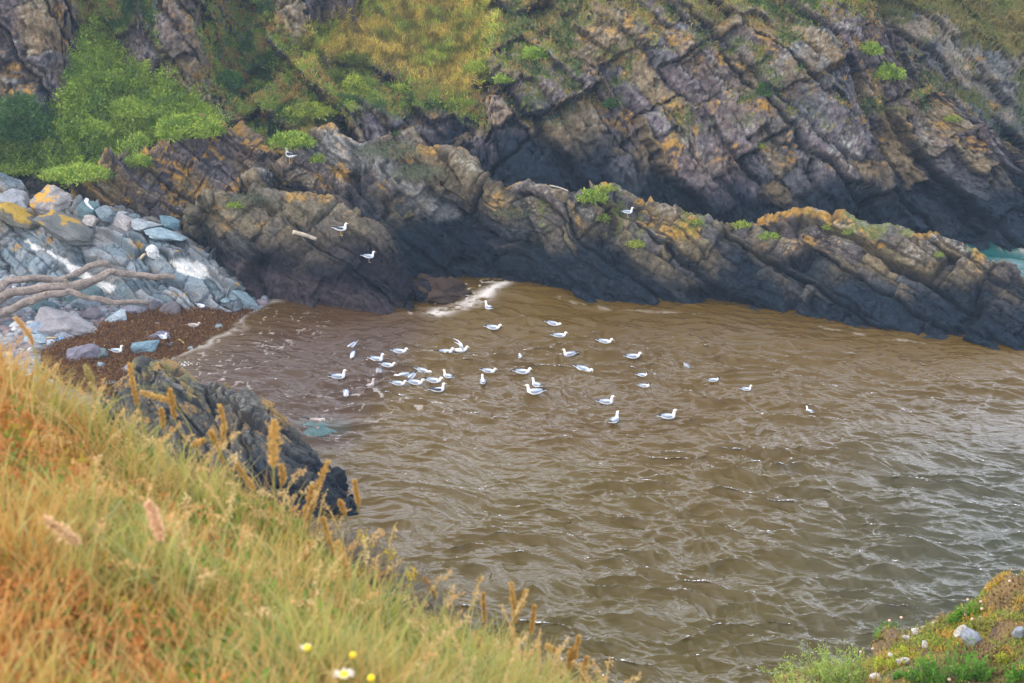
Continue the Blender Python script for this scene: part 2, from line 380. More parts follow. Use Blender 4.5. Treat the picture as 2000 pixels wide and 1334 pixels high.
# ---- low rock ridge across the back of the cove
rc = [(470,350,475,59.5), (540,330,480,60), (600,280,500,60.5), (650,262,522,61), (700,282,540,60.5), (780,302,556,60), (880,322,549,60), (960,368,549,59.3), (1060,372,578,58), (1110,385,590,57.6), (1180,362,602,58),
      (1260,395,606,58), (1330,428,608,57.4), (1450,436,615,57.4), (1560,424,627,57), (1700,452,651,55.8), (1850,476,669,54.8), (1930,505,676,54.2), (2000,545,682,53.6), (2120,600,690,53), (2300,680,700,52)]
C = [[], [], [], [], [], [], [], []]
for k, (x, ct, ft, dc) in enumerate(rc):
    foot = Z(x, ft, -.15 if x > 700 else .5); crest = D(x, ct, dc)
    g0 = foot + [0, -.6, -.7]
    C[0].append(g0); C[1].append(foot)
    for r, t in ((2, .33), (3, .66), (4, .88)):
        p = D(x, ft + (ct - ft) * t, foot[1] + (crest[1] - foot[1]) * t ** 1.15); C[r].append(p)
    C[5].append(crest); C[6].append(crest + [.2, 1.3, -.9]); C[7].append(crest + [.3, 3.0, -crest[2] - .6])
def ridge_post(P, N, col, x, y, d, c0, c1, crk):
    n1 = fbm(P, 1.1, 4, 321); n2 = fbm(P, 4, 4, 322)
    g = sstep(.58, .68, n1 * .55 + n2 * .45 + N[:, 2] * .05) * sstep(1.7, 2.4, P[:, 2]) * (x > 1050)
    col = lerp(col, (.13, .15, .035), g * .7)
    # long dip-parallel streaks of weathering
    gr = soft_poly(x, y, [(640,255),(720,280),(900,420),(860,430),(720,330),(610,300)], 15, (n2 - .5) * 40)
    col = lerp(col, (.32, .31, .29), gr * .6)
    return P, col
er1 = np.array([.70, -.12, -.62]); er1 /= np.linalg.norm(er1); er3 = np.array([.60, -.3, .72]); er3 -= er3.dot(er1) * er1; er3 /= np.linalg.norm(er3)
er1 = np.array([.77, -.35, -.53]); er1 /= np.linalg.norm(er1); er3 = np.array([.64, .42, .64]); er3 -= er3.dot(er1) * er1; er3 /= np.linalg.norm(er3)
BR = (er1, np.cross(er3, er1), er3)
ridge = rock_sheet('rock_ridge', C, 1150, 330, .40, 2.0, 37, dict(A=(.115, .092, .082), Bc=(.072, .076, .078), Cc=(.17, .13, .075), wet=lambda P: 1.5 + .9 * sstep(6, -4, P[:, 0]), lich=.6, orange=.0), ridge_post, B=BR, aspect=(3.2, 1.0, .75))
tag(ridge, 'long low ridge of dark rock with orange lichen crest across the back of the cove', 'rock ridge')
# ---- lichen covered crag below the green shrubs
rc = [(140,345,400,58), (200,322,425,58.6), (250,308,440,59), (300,290,450,59.3), (345,268,455,59.7), (400,232,455,60.2), (440,240,450,60.3), (490,290,445,60), (540,340,440,59.5), (580,380,430,59)]
C = [[] for _ in range(6)]
for (x, ct, ft, dc) in rc:
    dc += 2.9; foot = D(x, ft, dc - 1.7); crest = D(x, ct, dc)
    C[0].append(foot + [0, -.3, -.8]); C[1].append(foot)
    C[2].append(D(x, ft + (ct - ft) * .5, foot[1] + 1.7 * .5)); C[3].append(crest)
    C[4].append(crest + [0, 1, -.5]); C[5].append(crest + [0, 2, -3])
crag = rock_sheet('rock_crag', C, 430, 200, .36, 1.3, 53, dict(A=(.125, .10, .10), Bc=(.095, .088, .095), Cc=(.17, .125, .07), wet=.5, lich=.25, orange=.5), None, B=BR, aspect=(2.6, .9, .8))
tag(crag, 'slanting brown crag spotted with orange lichen below the green shrubs', 'rock crag')
# ---- brown boulder mass
rc = [(372,425,470,57.2), (390,398,500,57.4), (430,380,535,57.6), (500,374,585,57.8), (570,384,602,57.8), (640,398,607,57.7), (700,418,612,57.5), (745,438,614,57.2), (780,478,614,56.7), (805,525,612,56.1), (824,566,600,55.7)]
C = [[] for _ in range(8)]
for k, (x, ct, ft, dc) in enumerate(rc):
    foot = Z(x, ft, max(-.12, .9 - .9 * (x - 372) / 150)); crest = D(x, ct, dc)
    C[0].append(foot + [0, -.5, -.7]); C[1].append(foot)
    for r, t, dd in ((2, .3, .12), (3, .62, .4), (4, .88, .72)):
        p = D(x, ft + (ct - ft) * t, foot[1] + (crest[1] - foot[1]) * dd); C[r].append(p)
    C[5].append(crest); C[6].append(crest + [0, 1.2, -.7]); C[7].append(crest + [0, 2.4, -crest[2] - .5])
last = [c[-1].copy() for c in C]
for r, c in enumerate(C): c.append(last[r] * .0 + (last[5] + last[1]) / 2 + [-.15, 1.6, -.6 * (r < 2)])
for r, c in enumerate(C): c.insert(0, (c[0] + np.array([.1, 1.5, -.4])) if 0 < r < 7 else c[0] + [0, 1., 0])
def bb_post(P, N, col, x, y, d, c0, c1, crk):
    n2 = fbm(P, 3, 4, 332)
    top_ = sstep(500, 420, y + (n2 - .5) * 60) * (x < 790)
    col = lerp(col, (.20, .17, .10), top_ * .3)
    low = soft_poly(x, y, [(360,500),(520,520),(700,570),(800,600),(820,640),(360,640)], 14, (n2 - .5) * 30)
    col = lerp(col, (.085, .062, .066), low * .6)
    return P, col
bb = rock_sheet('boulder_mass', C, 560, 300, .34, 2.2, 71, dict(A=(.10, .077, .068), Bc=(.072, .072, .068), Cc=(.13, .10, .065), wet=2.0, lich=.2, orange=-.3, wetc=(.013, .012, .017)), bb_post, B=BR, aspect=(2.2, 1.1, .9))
tag(bb, 'big rounded brown boulder mass between the pale beach rocks and the ridge', 'rock mass')
# ---- dark rock standing in the water in front
rc = [(206,806,850,44.0), (240,745,900,44.2), (270,712,940,44.0), (300,706,960,43.6), (345,722,985,43.2), (400,757,1010,42.9), (445,768,1025,42.6), (485,772,1035,42.3), (530,800,1040,42.0), (575,840,1042,41.6), (615,882,1040,41.1), (650,930,1035,40.5), (678,970,1025,40.0), (690,1000,1022,39.6)]
C = [[] for _ in range(8)]
for (x, ct, ft, dc) in rc:
    crest = D(x, ct, dc); ft2 = Z(x, ft, -.3)
    C[0].append(ft2 + [0, -.4, -.7]); C[1].append(ft2)
    for r, t, dd in ((2, .35, .22), (3, .7, .55), (4, .9, .82)):
        C[r].append(D(x, ft + (ct - ft) * t, ft2[1] + (crest[1] - ft2[1]) * dd))
    C[5].append(crest); C[6].append(crest + [.1, .7, -.7]); C[7].append(crest + [.2, 1.4, -max(crest[2], .3) - .6])
for r, c in enumerate(C):
    c.insert(0, c[0] + np.array([.1, 1.0, -.3])); c.append((C[1][-1] + C[7][-1]) / 2 + [-.1, 0, -.5 + .05 * r])
ed1 = np.array([.74, -.30, -.45]); ed1 /= np.linalg.norm(ed1); ed3 = np.array([.45, -.1, .85]); ed3 -= ed3.dot(ed1) * ed1; ed3 /= np.linalg.norm(ed3)
BD = (ed1, np.cross(ed3, ed1), ed3)
def dk_post(P, N, col, x, y, d, c0, c1, crk):
    n2 = fbm(P, 5, 4, 342); n1 = fbm(P, 1.2, 3, 343)
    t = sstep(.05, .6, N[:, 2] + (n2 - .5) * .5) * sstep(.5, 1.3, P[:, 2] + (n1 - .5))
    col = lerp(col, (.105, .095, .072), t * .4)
    g = sstep(.5, .62, n2) * soft_poly(x, y, [(240,700),(330,700),(420,760),(380,790),(260,760)], 14)
    col = lerp(col, (.16, .145, .05), g * .6)
    return P, col
dk = rock_sheet('sea_rock', C, 620, 330, .24, 1.3, 97, dict(A=(.042, .043, .048), Bc=(.025, .03, .038), Cc=(.066, .062, .05), wet=.9, lich=.35, orange=.1, wetc=(.005, .009, .015)), dk_post, B=BD, aspect=(3.6, 1.0, .55), mat=M_rockf)
tag(dk, 'near dark layered rock standing in the water behind the golden grass', 'rock')
# ---- blue grey bedrock on the beach
rc = [(-160,330,560,60.5), (-60,345,545,60.5), (0,352,530,60.3), (60,392,548,60.0), (130,398,570,59.8), (200,402,588,59.5), (260,415,590,59.2), (320,440,590,58.6), (370,470,592,57.8), (415,505,592,57.0), (450,545,592,56.2), (462,572,590,55.8)]
C = [[] for _ in range(6)]
for (x, ct, ft, dc) in rc:
    foot = Z(x, ft, .6 if x < 200 else .45); crest = D(x, ct, dc)
    C[0].append(foot + [0, -.3, -.6]); C[1].append(foot)
    C[2].append(D(x, ft + (ct - ft) * .45, foot[1] + (crest[1] - foot[1]) * .38)); C[3].append(D(x, ft + (ct - ft) * .8, foot[1] + (crest[1] - foot[1]) * .76))
    C[4].append(crest); C[5].append(crest + [0, 2.2, -1.0])
for c in C: c.append(c[-1] + np.array([.15, .8, -.5]))
def bl_post(P, N, col, x, y, d, c0, c1, crk):
    n2 = fbm(P, 4, 4, 352); n1 = fbm(P, 1.2, 3, 353)
    q = np.zeros(len(P))
    for poly in ([(335,512),(350,503),(385,510),(405,525),(408,540),(390,545),(345,530)], [(48,470),(60,471),(85,487),(70,492)], [(95,492),(120,505),(170,530),(225,560),(215,572),(165,560),(130,520)], [(285,485),(310,486),(312,500),(295,503)]):
        q = np.maximum(q, soft_poly(x, y, poly, 3, (n2 - .5) * 14))
    col = lerp(col, (.62, .60, .56), q)
    l = soft_poly(x, y, [(-50,370),(30,380),(90,400),(120,440),(60,430),(-50,420)], 10, (n2 - .5) * 30) * sstep(.42, .6, n2)
    col = lerp(col, (.36, .22, .04), l * .8)
    br = soft_poly(x, y, [(-200,330),(140,380),(180,420),(140,470),(40,450),(-200,470)], 20)
    col = lerp(col, (.17, .15, .12), br * .5)
    return P, col
bl = rock_sheet('bedrock_slab', C, 520, 300, .24, 1.5, 113, dict(A=(.15, .185, .205), Bc=(.10, .135, .15), Cc=(.20, .215, .225), wet=-2, lich=.15, orange=-1), bl_post, B=BR, aspect=(2.4, 1.0, .7), mat=M_rockf)
tag(bl, 'pale blue grey bedrock with a white quartz patch above the brown seaweed', 'rock outcrop')
# ---- beach: a real height field rising from the waterline
wl = [(560,540), (535,592), (495,612), (460,632), (400,668), (340,702), (290,735), (200,800), (60,880), (-300,1050)]
WL = np.array([Z(x, y, 0)[:2] for x, y in wl])
def shore_dist(X, Y):
    dist = np.full(X.shape, 1e9); sg = np.ones(X.shape)
    for k in range(len(WL) - 1):
        a, b = WL[k], WL[k + 1]; ab = b - a
        t = np.clip(((X - a[0]) * ab[0] + (Y - a[1]) * ab[1]) / ab.dot(ab), 0, 1)
        dx, dy = X - a[0] - t * ab[0], Y - a[1] - t * ab[1]; dd = np.hypot(dx, dy)
        s = ab[0] * dy - ab[1] * dx
        m = dd < dist; dist = np.where(m, dd, dist); sg = np.where(m, np.sign(-s), sg)
    return dist * sg
bx = np.linspace(-34, -4.0, 520); by = np.linspace(36, 64, 520)
BX, BY = np.meshgrid(bx, by); sdst = shore_dist(BX, BY)
P = np.stack([BX.ravel(), BY.ravel(), np.zeros(BX.size)], 1); s = sdst.ravel()
BZ = np.where(s > 0, 1.1 * (1 - np.exp(-np.abs(s) * .09)), .14 * s)
n0 = fbm(P, .8, 4, 401); n2 = fbm(P, 6, 3, 402); f1, f2, of, rr = voro(P * 7, 403)
P[:, 2] = np.clip(BZ, -1.2, 3.2) + (n0 - .5) * .25 * sstep(0, 2, s) + .05 * (.6 - f1) * sstep(.5, 2.5, s)
x, y, d = proj(P)
WEED = [(480,588),(500,600),(470,628),(400,668),(335,705),(290,735),(230,790),(150,760),(80,740),(80,690),(130,665),(190,640),(260,610),(300,590),(350,592),(420,590)]
weed_m = soft_poly(x, y, WEED, 6, (n2 - .5) * 16)
peb = lerp((.12, .14, .155), (.24, .25, .27), rr[0]); peb = lerp(peb, (.20, .165, .17), (rr[1] > .7) * 1.); peb = peb * (.55 + .5 * sstep(0, .25, f2 - f1))[:, None]
col = lerp(peb, (.11, .055, .022), weed_m) * (.7 + .6 * n2)[:, None]
G = P.reshape(520, 520, 3); N = gnormals(G).reshape(-1, 3); N *= np.sign(N[:, 2:3])
beach = mesh_np('beach', P, grid_faces(520, 520), M_soil, cols=col); register('beach', P, N)
tag(beach, None, None, None, 'structure')
BEACH = (P, N, x, y, weed_m, s)
def beach_z(X, Y):
    s = shore_dist(np.atleast_1d(np.array(X, float)), np.atleast_1d(np.array(Y, float))); return np.clip(np.where(s > 0, 1.1 * (1 - np.exp(-np.abs(s) * .09)), .14 * s), -1.2, 3.2)
# ---- near cliff-top slope the camera stands on
gxs = [-500, -200, 0, 150, 300, 450, 600, 750, 900, 1050, 1200, 1320]
edge = [690, 745, 775, 850, 935, 1010, 1100, 1215, 1325, 1405, 1500, 1590]
C = [[], [], [], [], [], []]
for x_, e_ in zip(gxs, edge):
    E = D(x_, e_ + 28, 4.9 - .0004 * max(x_, 0)); B0 = D(x_ * .75 + 60, 1700, 2.0)
    C[0].append(B0 + [0, -3, .5]); C[1].append(B0); C[2].append(B0 * .5 + E * .5 + [0, 0, .05]); C[3].append(E)
    C[4].append(E + [.1, .35, -1.1]); C[5].append(E + [.3, 1.2, -E[2] - 1])
G = patch(C, 260, 260); P = G.reshape(-1, 3); N = gnormals(G).reshape(-1, 3)
if N[:, 2].mean() < 0: N = -N
P = P + N * ((fbm(P, 3, 4, 501) - .5) * .12)[:, None]
n1 = fbm(P, 6, 4, 502)
mesh_o = mesh_np('grass_bank', P, grid_faces(260, 260), M_soil, cols=lerp((.07, .05, .02), (.10, .085, .025), n1))
tag(mesh_o, None, None, None, 'structure'); register('bank', P, N)
bank_uv = G
# ---- right hand spur, turf over broken rock
sx = [1440, 1530, 1610, 1680, 1740, 1830, 1900, 1950, 2000, 2100, 2300]
sy = [1410, 1340, 1310, 1284, 1240, 1214, 1182, 1152, 1122, 1060, 980]
C = [[] for _ in range(7)]
for x_, c_ in zip(sx, sy):
    K = D(x_, c_, 13.2 + (x_ - 1500) * .0008); Lw = D(x_ * .9 + 170, 1560, 10.4)
    C[0].append(Lw + [0, -3.5, 1.2]); C[1].append(Lw); C[2].append(Lw * .55 + K * .45 + [0, 0, .12]); C[3].append(Lw * .15 + K * .85 + [0, 0, .08]); C[4].append(K)
    C[5].append(K + [-.1, .6, -1.2]); C[6].append(K + [-.3, 1.6, -K[2] - 1])
for c in C: c.insert(0, c[0] + np.array([-.25, -.1, -1.6])); c.insert(0, np.array([c[0][0] - .4, c[0][1], -1.]))
def sp_post(P, N, col, x, y, d, c0, c1, crk):
    n1 = fbm(P, 2.2, 4, 362); n2 = fbm(P, 9, 4, 363)
    t = lerp((.20, .125, .045), (.15, .14, .035), sstep(.4, .62, n1)); t = lerp(t, (.13, .085, .055), sstep(.5, .66, n2)); t = lerp(t, (.42, .25, .03), sstep(.66, .72, n1 * .5 + n2 * .5))
    m = sstep(.28, .40, n1 * .6 + n2 * .4 + N[:, 2] * .1)
    global SP_MASK
    SP_MASK = m
    return P, lerp(col, t, m)
spur = rock_sheet('turf_spur', C, 380, 330, .06, .6, 131, dict(A=(.20, .19, .18), Bc=(.13, .14, .14), Cc=(.25, .24, .20), wet=-5, lich=.4, orange=.2), sp_post, mat=M_soil, aspect=(1.6, 1, 1), upward=True)
tag(spur, None, None, None, 'structure')

# ================================================================== WATER
def wave_field(X, Y):
    rng = np.random.RandomState(5); Zh = np.zeros(X.shape, np.float32); DX = np.zeros(X.shape, np.float32); DY = np.zeros(X.shape, np.float32)
    Q = np.stack([X.ravel() * .35, Y.ravel() * .35, np.zeros(X.size)], 1)
    wx = (fbm(Q, 1, 3, 601) - .5).reshape(X.shape) * 1.6; wy = (fbm(Q, 1, 3, 602) - .5).reshape(X.shape) * 1.6
    Q2 = Q * 3.2
    wx += (fbm(Q2, 1, 2, 603) - .5).reshape(X.shape) * .35; wy += (fbm(Q2, 1, 2, 604) - .5).reshape(X.shape) * .35
    XX, YY = X + wx, Y + wy
    th0 = R_(-112)
    for k in range(96):
        u = rng.rand(); L = .12 * (2.5 / .12) ** (u ** 1.3)
        th = th0 + rng.randn() * (.40 if L < 2 else .25); kk = 2 * math.pi / L
        a = .0108 * L if L < 1.0 else .0085 * L ** .2
        a *= (.6 + .8 * rng.rand()); ph = rng.rand() * 6.283
        arg = kk * (XX * math.cos(th) + YY * math.sin(th)) + ph
        s_, c_ = np.sin(arg), np.cos(arg)
        Zh += a * s_; DX += a * .75 * c_ * math.cos(th); DY += a * .75 * c_ * math.sin(th)
    return Zh, DX, DY
def stretch(a, b, n, far):
    core = np.linspace(a, b, n); st = core[1] - core[0]; g = []; p = 0; s = st
    while p < far: s *= 1.35; p += s; g.append(p)
    g = np.array(g); return np.r_[(a - g)[::-1], core, b + g]
wxs = stretch(-12.6, 19.5, 1180, 3000); wys = stretch(28.5, 60.5, 960, 3000)
X, Y = np.meshgrid(wxs, wys)
Zh, DX, DY = wave_field(X, Y)
edge_m = sstep(-14.5, -11.5, X) * sstep(24, 21, X) * sstep(26, 29, Y) * sstep(68, 61, Y)
sd_ = -shore_dist(X, Y)                       # distance offshore of the beach
gust = .35 + 1.25 * fbm(np.stack([X.ravel() * .16, Y.ravel() * .16, X.ravel() * 0], 1), 1, 3, 611).reshape(X.shape)
# sheltered water is calmer near the beach and under the ridge
calm = sstep(0, 6, sd_) * .65 + .35
xp, yp, dp = proj(np.stack([X, Y, X * 0], -1))
calm *= .45 + .55 * sstep(570, 690, yp - .075 * (xp - 1000).clip(0))
amp = edge_m * gust * calm
Zw = Zh * amp
# the swell humping up in the corner and the little bore running up the beach
cx, cy = Z(1010, 575, 0)[:2]
Zw += edge_m * .30 * np.exp(-(((X - cx) / 2.2) ** 2 + ((Y - cy) / 1.1) ** 2))
Zw += edge_m * .06 * np.exp(-((sd_ - .25) / .35) ** 2)
P = np.stack([X + DX * amp, Y + DY * amp, Zw], -1).reshape(-1, 3)
xf, yf = xp.ravel(), yp.ravel(); s = sd_.ravel()
nA = fbm(P * [1, 1, 0], .22, 3, 621); nB = fbm(P * [1, 1, 0], 2.2, 5, 622, True); nC = fbm(P * [1, 1, 0], .7, 3, 623)
brown = lerp((.078, .041, .003), (.106, .060, .004), nA)
olive = np.array((.064, .046, .005))
t = sstep(720, 1250, yf + (nA - .5) * 260) ; col = lerp(brown, olive, t * .8)
t = sstep(1350, 2000, xf) * sstep(700, 950, yf); col = lerp(col, (.038, .044, .028), t * .7)
pur = soft_poly(xf, yf, [(330,700),(540,600),(820,620),(760,720),(640,860),(560,900),(300,900)], 60, (nA - .5) * 160); col = lerp(col, (.058, .028, .014), pur * .85)
teal = sstep(55.5, 58, P[:, 1]) * sstep(1350, 1500, xf); col = lerp(col, (.006, .075, .068), teal)
tq = soft_poly(xf, yf, [(575,825),(600,812),(660,818),(690,832),(670,848),(610,850)], 9); col = lerp(col, (.06, .10, .085), tq * .3)
foam = np.zeros(len(P))
sw = s + (nC - .5) * 1.1
foam = np.maximum(foam, np.exp(-((sw - .12) / .14) ** 2) * (s > -.5) * sstep(.35, .6, nC * .5 + nB * .5 + .1) * .38 * (xf > 300))
foam = np.maximum(foam, sstep(.83, .9, nB) * soft_poly(xf, yf, [(340,705),(530,600),(640,620),(560,700),(480,780),(330,740)], 50) * .45)
foam = np.maximum(foam, sstep(.84, .9, nB) * soft_poly(xf, yf, [(560,800),(700,740),(900,750),(960,800),(700,830)], 30) * .5)
foam = np.maximum(foam, sstep(.72, .85, nB) * soft_poly(xf, yf, [(800,612),(830,570),(960,545),(1010,552),(960,585),(880,606)], 10) * .8)
def line(pts, wdt): 
    q = np.full(len(P), 1e9)
    for (a, b) in zip(pts[:-1], pts[1:]):
        a = Z(a[0], a[1], .05)[:2]; b = Z(b[0], b[1], .05)[:2]; ab = b - a
        tt = np.clip(((P[:, :2] - a) @ ab) / ab.dot(ab), 0, 1); q = np.minimum(q, np.hypot(*(P[:, :2] - a - tt[:, None] * ab).T))
    return np.exp(-(q / wdt) ** 2)
foam = np.maximum(foam, line([(850,608),(900,598),(940,586),(975,566),(985,556)], .30) * sstep(.38, .70, nB + .06))
foam = np.maximum(foam, line([(1060,572),(1110,590),(1200,604),(1300,607),(1420,613),(1560,628),(1700,654),(1850,672)], .12) * sstep(.45, .6, nC) * sstep(.55, .8, nB) * .25)
foam = np.maximum(foam, line([(1800,462),(1850,466)], .45) * sstep(.4, .6, nB)); foam = np.maximum(foam, line([(1975,482),(2010,486)], .35) * sstep(.4, .6, nB))
col = lerp(col, (.62, .55, .48), np.clip(foam, 0, 1))
water = mesh_np('water', P, grid_faces(len(wys), len(wxs)), None, cols=np.concatenate([col, foam[:, None]], 1))
m = bpy.data.materials.new('water'); m.use_nodes = True; t = m.node_tree; b = t.nodes['Principled BSDF']
a = t.nodes.new('ShaderNodeVertexColor'); a.layer_name = 'col'; t.nodes.remove(b)                                  # silty water: light scattered back from inside (level normal) under a rippled mirror skin
dif = t.nodes.new('ShaderNodeBsdfDiffuse'); t.links.new(a.outputs[0], dif.inputs[0]); dif.inputs['Normal'].default_value = (0, 0, 1)
up_ = t.nodes.new('ShaderNodeCombineXYZ'); up_.inputs[2].default_value = 1; geo = t.nodes.new('ShaderNodeNewGeometry')
vm = t.nodes.new('ShaderNodeMix'); vm.data_type = 'VECTOR'; vm.inputs[0].default_value = .25; t.links.new(up_.outputs[0], vm.inputs[4]); t.links.new(geo.outputs['Normal'], vm.inputs[5]); t.links.new(vm.outputs[1], dif.inputs['Normal'])
tcn = t.nodes.new('ShaderNodeTexCoord'); mp = t.nodes.new('ShaderNodeMapping'); mp.inputs['Scale'].default_value = (1, 2.2, 1); mp.inputs['Rotation'].default_value = (0, 0, R_(22))
n = t.nodes.new('ShaderNodeTexNoise'); n.inputs['Scale'].default_value = 6; n.inputs['Detail'].default_value = 4; n.inputs['Distortion'].default_value = .4
t.links.new(tcn.outputs['Object'], mp.inputs[0]); t.links.new(mp.outputs[0], n.inputs['Vector'])
bp = t.nodes.new('ShaderNodeBump'); bp.inputs['Distance'].default_value = .03; bp.inputs['Strength'].default_value = .9
t.links.new(n.outputs[0], bp.inputs['Height'])
gls = t.nodes.new('ShaderNodeBsdfGlossy'); gls.inputs['Roughness'].default_value = .035; t.links.new(bp.outputs[0], gls.inputs['Normal'])
fr = t.nodes.new('ShaderNodeFresnel'); fr.inputs['IOR'].default_value = 1.34; t.links.new(bp.outputs[0], fr.inputs['Normal'])
inv = t.nodes.new('ShaderNodeMath'); inv.operation = 'SUBTRACT'; inv.inputs[0].default_value = 1; inv.use_clamp = True; t.links.new(a.outputs[1], inv.inputs[1])
mul = t.nodes.new('ShaderNodeMath'); mul.operation = 'MULTIPLY'; t.links.new(fr.outputs[0], mul.inputs[0]); t.links.new(inv.outputs[0], mul.inputs[1])
ms = t.nodes.new('ShaderNodeMixShader'); t.links.new(mul.outputs[0], ms.inputs[0]); t.links.new(dif.outputs[0], ms.inputs[1]); t.links.new(gls.outputs[0], ms.inputs[2])
t.links.new(ms.outputs[0], t.nodes['Material Output'].inputs[0])
water.data.materials.append(m); tag(water, None, None, None, 'structure')
SURF.append((P, np.tile([0, 0, 1.], (len(P), 1)), *proj(P), 'water'))
# rock and ground carrying the sea and the land, under everything, out to the horizon
q = 3200
sb = mesh_np('seabed', [(-q, -q, -4), (q, -q, -4), (q, q, -4), (-q, q, -4)], [(0, 1, 2, 3)], mat_plain('seabed', (.08, .06, .04)), smooth=False); tag(sb, None, None, None, 'structure')
# ---- sea air
hz = mesh_np('haze', [(-160, -20, -5.2), (160, -20, -5.2), (160, 190, -5.2), (-160, 190, -5.2), (-160, -20, 34), (160, -20, 34), (160, 190, 34), (-160, 190, 34)],
    [(3, 2, 1, 0), (4, 5, 6, 7), (0, 1, 5, 4), (1, 2, 6, 5), (2, 3, 7, 6), (3, 0, 4, 7)], None, smooth=False)
hm = bpy.data.materials.new('haze'); hm.use_nodes = True; t = hm.node_tree; t.nodes.remove(t.nodes['Principled BSDF'])
pv = t.nodes.new('ShaderNodeVolumePrincipled'); pv.inputs['Color'].default_value = (.55, .75, .98, 1); pv.inputs['Density'].default_value = .0005
t.links.new(pv.outputs[0], t.nodes['Material Output'].inputs['Volume']); hz.data.materials.append(hm); tag(hz, None, None, None, 'stuff')
# ================================================================== GROWTH (stuff)
def rnd_unit(n, rng, up=0.):
    v = rng.randn(n, 3); v[:, 2] += up; return v / np.linalg.norm(v, axis=1, keepdims=True)
def leaves(name, P, N, L, Wd, col, rng, up=1.2, mat=None, parent=None, spread=.05):
    """a cloud of thin pointed leaf blades (two triangles folded at the rib)"""
    n = len(P); d = rnd_unit(n, rng, up) + N * .6; d /= np.linalg.norm(d, axis=1, keepdims=True)
    s = np.cross(d, rnd_unit(n, rng)); s /= np.linalg.norm(s, axis=1, keepdims=True) + 1e-9
    L = np.broadcast_to(L, n) * (.6 + .8 * rng.rand(n)); Wd = np.broadcast_to(Wd, n) * (.6 + .8 * rng.rand(n))
    b = P + rng.randn(n, 3) * spread
    m = b + d * (L * .5)[:, None]; t = b + d * L[:, None] + np.c_[np.zeros((n, 2)), -L * .12]
    V = np.stack([b, m + s * (Wd / 2)[:, None], t, m - s * (Wd / 2)[:, None]], 1).reshape(-1, 3)
    return mesh_np(name, V, np.arange(4 * n).reshape(n, 4), mat or M_leaf, parent, cols=np.repeat(col, 4, 0))
def pick(mask, n, rng):
    w_ = np.clip(mask, 0, None).astype(np.float64); w_ /= w_.sum(); return rng.choice(len(w_), n, p=w_)
rng = np.random.RandomState(3)
cliffS = [q for q in SURF if q[5] == 'cliff'][0]; headS = [q for q in SURF if q[5] == 'far_headland'][0]
def vis(q): return ((q[2] > -60) & (q[2] < 2060) & (q[3] > -40) & (q[3] < 700)).astype(float)
# green creeping shrubs on the left slope
P_, N_ = cliffS[0], cliffS[1]; v_ = vis(cliffS)
k = pick(CL_MASK['shrub'] * v_, 60000, rng); c = lerp((.22, .33, .035), (.42, .49, .07), rng.rand(len(k)) ** 1.4); cc = fbm(P_[k], 1.3, 3, 71)
c = lerp(c, (.13, .22, .035), sstep(.5, .66, cc) * .7)
c = c * (.5 + 1.0 * fbm(P_[k], 3.2, 3, 93))[:, None]
hh = (sstep(.35, .65, fbm(P_[k], 2.2, 3, 94)) * .32 * rng.rand(len(k)))[:, None] * [0, -.5, 1]
tag(leaves('green_scrub', P_[k] + hh, N_[k], .16, .055, c, rng, 1.0, spread=.08), None, None, None, 'stuff')
k = pick(CL_MASK['meadow'] * v_, 45000, rng); m1 = fbm(P_[k], .9, 4, 301)
c = lerp((.46, .36, .07), (.27, .33, .04), sstep(.40, .60, m1 + (rng.rand(len(k)) - .5) * .15)); c = lerp(c, (.50, .28, .09), (rng.rand(len(k)) < .2) * .7)
c = c * (.45 + 1.1 * sstep(.25, .7, fbm(P_[k] * [1, .6, 1], 2.6, 4, 91)))[:, None]
tag(leaves('meadow_grass', P_[k] + np.array([0, 0, 1]) * (.25 * sstep(.5, .8, fbm(P_[k], 2.6, 3, 92)) * rng.rand(len(k)))[:, None], N_[k], .24, .035, c * (.6 + .8 * rng.rand(len(k)))[:, None], rng, 2.0, spread=.04), None, None, None, 'stuff')
k = pick((CL_MASK['veg'] ** 1.5 + .35 * CL_MASK['rt']) * v_, 70000, rng); m1 = fbm(P_[k], .9, 4, 301); m2 = fbm(P_[k], 3.2, 4, 302)
c = lerp((.22, .30, .04), (.36, .22, .07), sstep(.50, .64, m2 + (rng.rand(len(k)) - .5) * .1)); c = lerp(c, (.06, .11, .025), sstep(.56, .68, m1))
tag(leaves('cliff_scrub', P_[k], N_[k], .14, .05, c, rng, 1.4, spread=.06), None, None, None, 'stuff')
k = pick(HD_MASK * vis(headS) ** 1, 16000, rng); c = lerp((.24, .18, .05), (.14, .15, .03), rng.rand(len(k)))
tag(leaves('headland_grass', headS[0][k], headS[1][k], .2, .05, c, rng, 2, spread=.05), None, None, None, 'stuff')

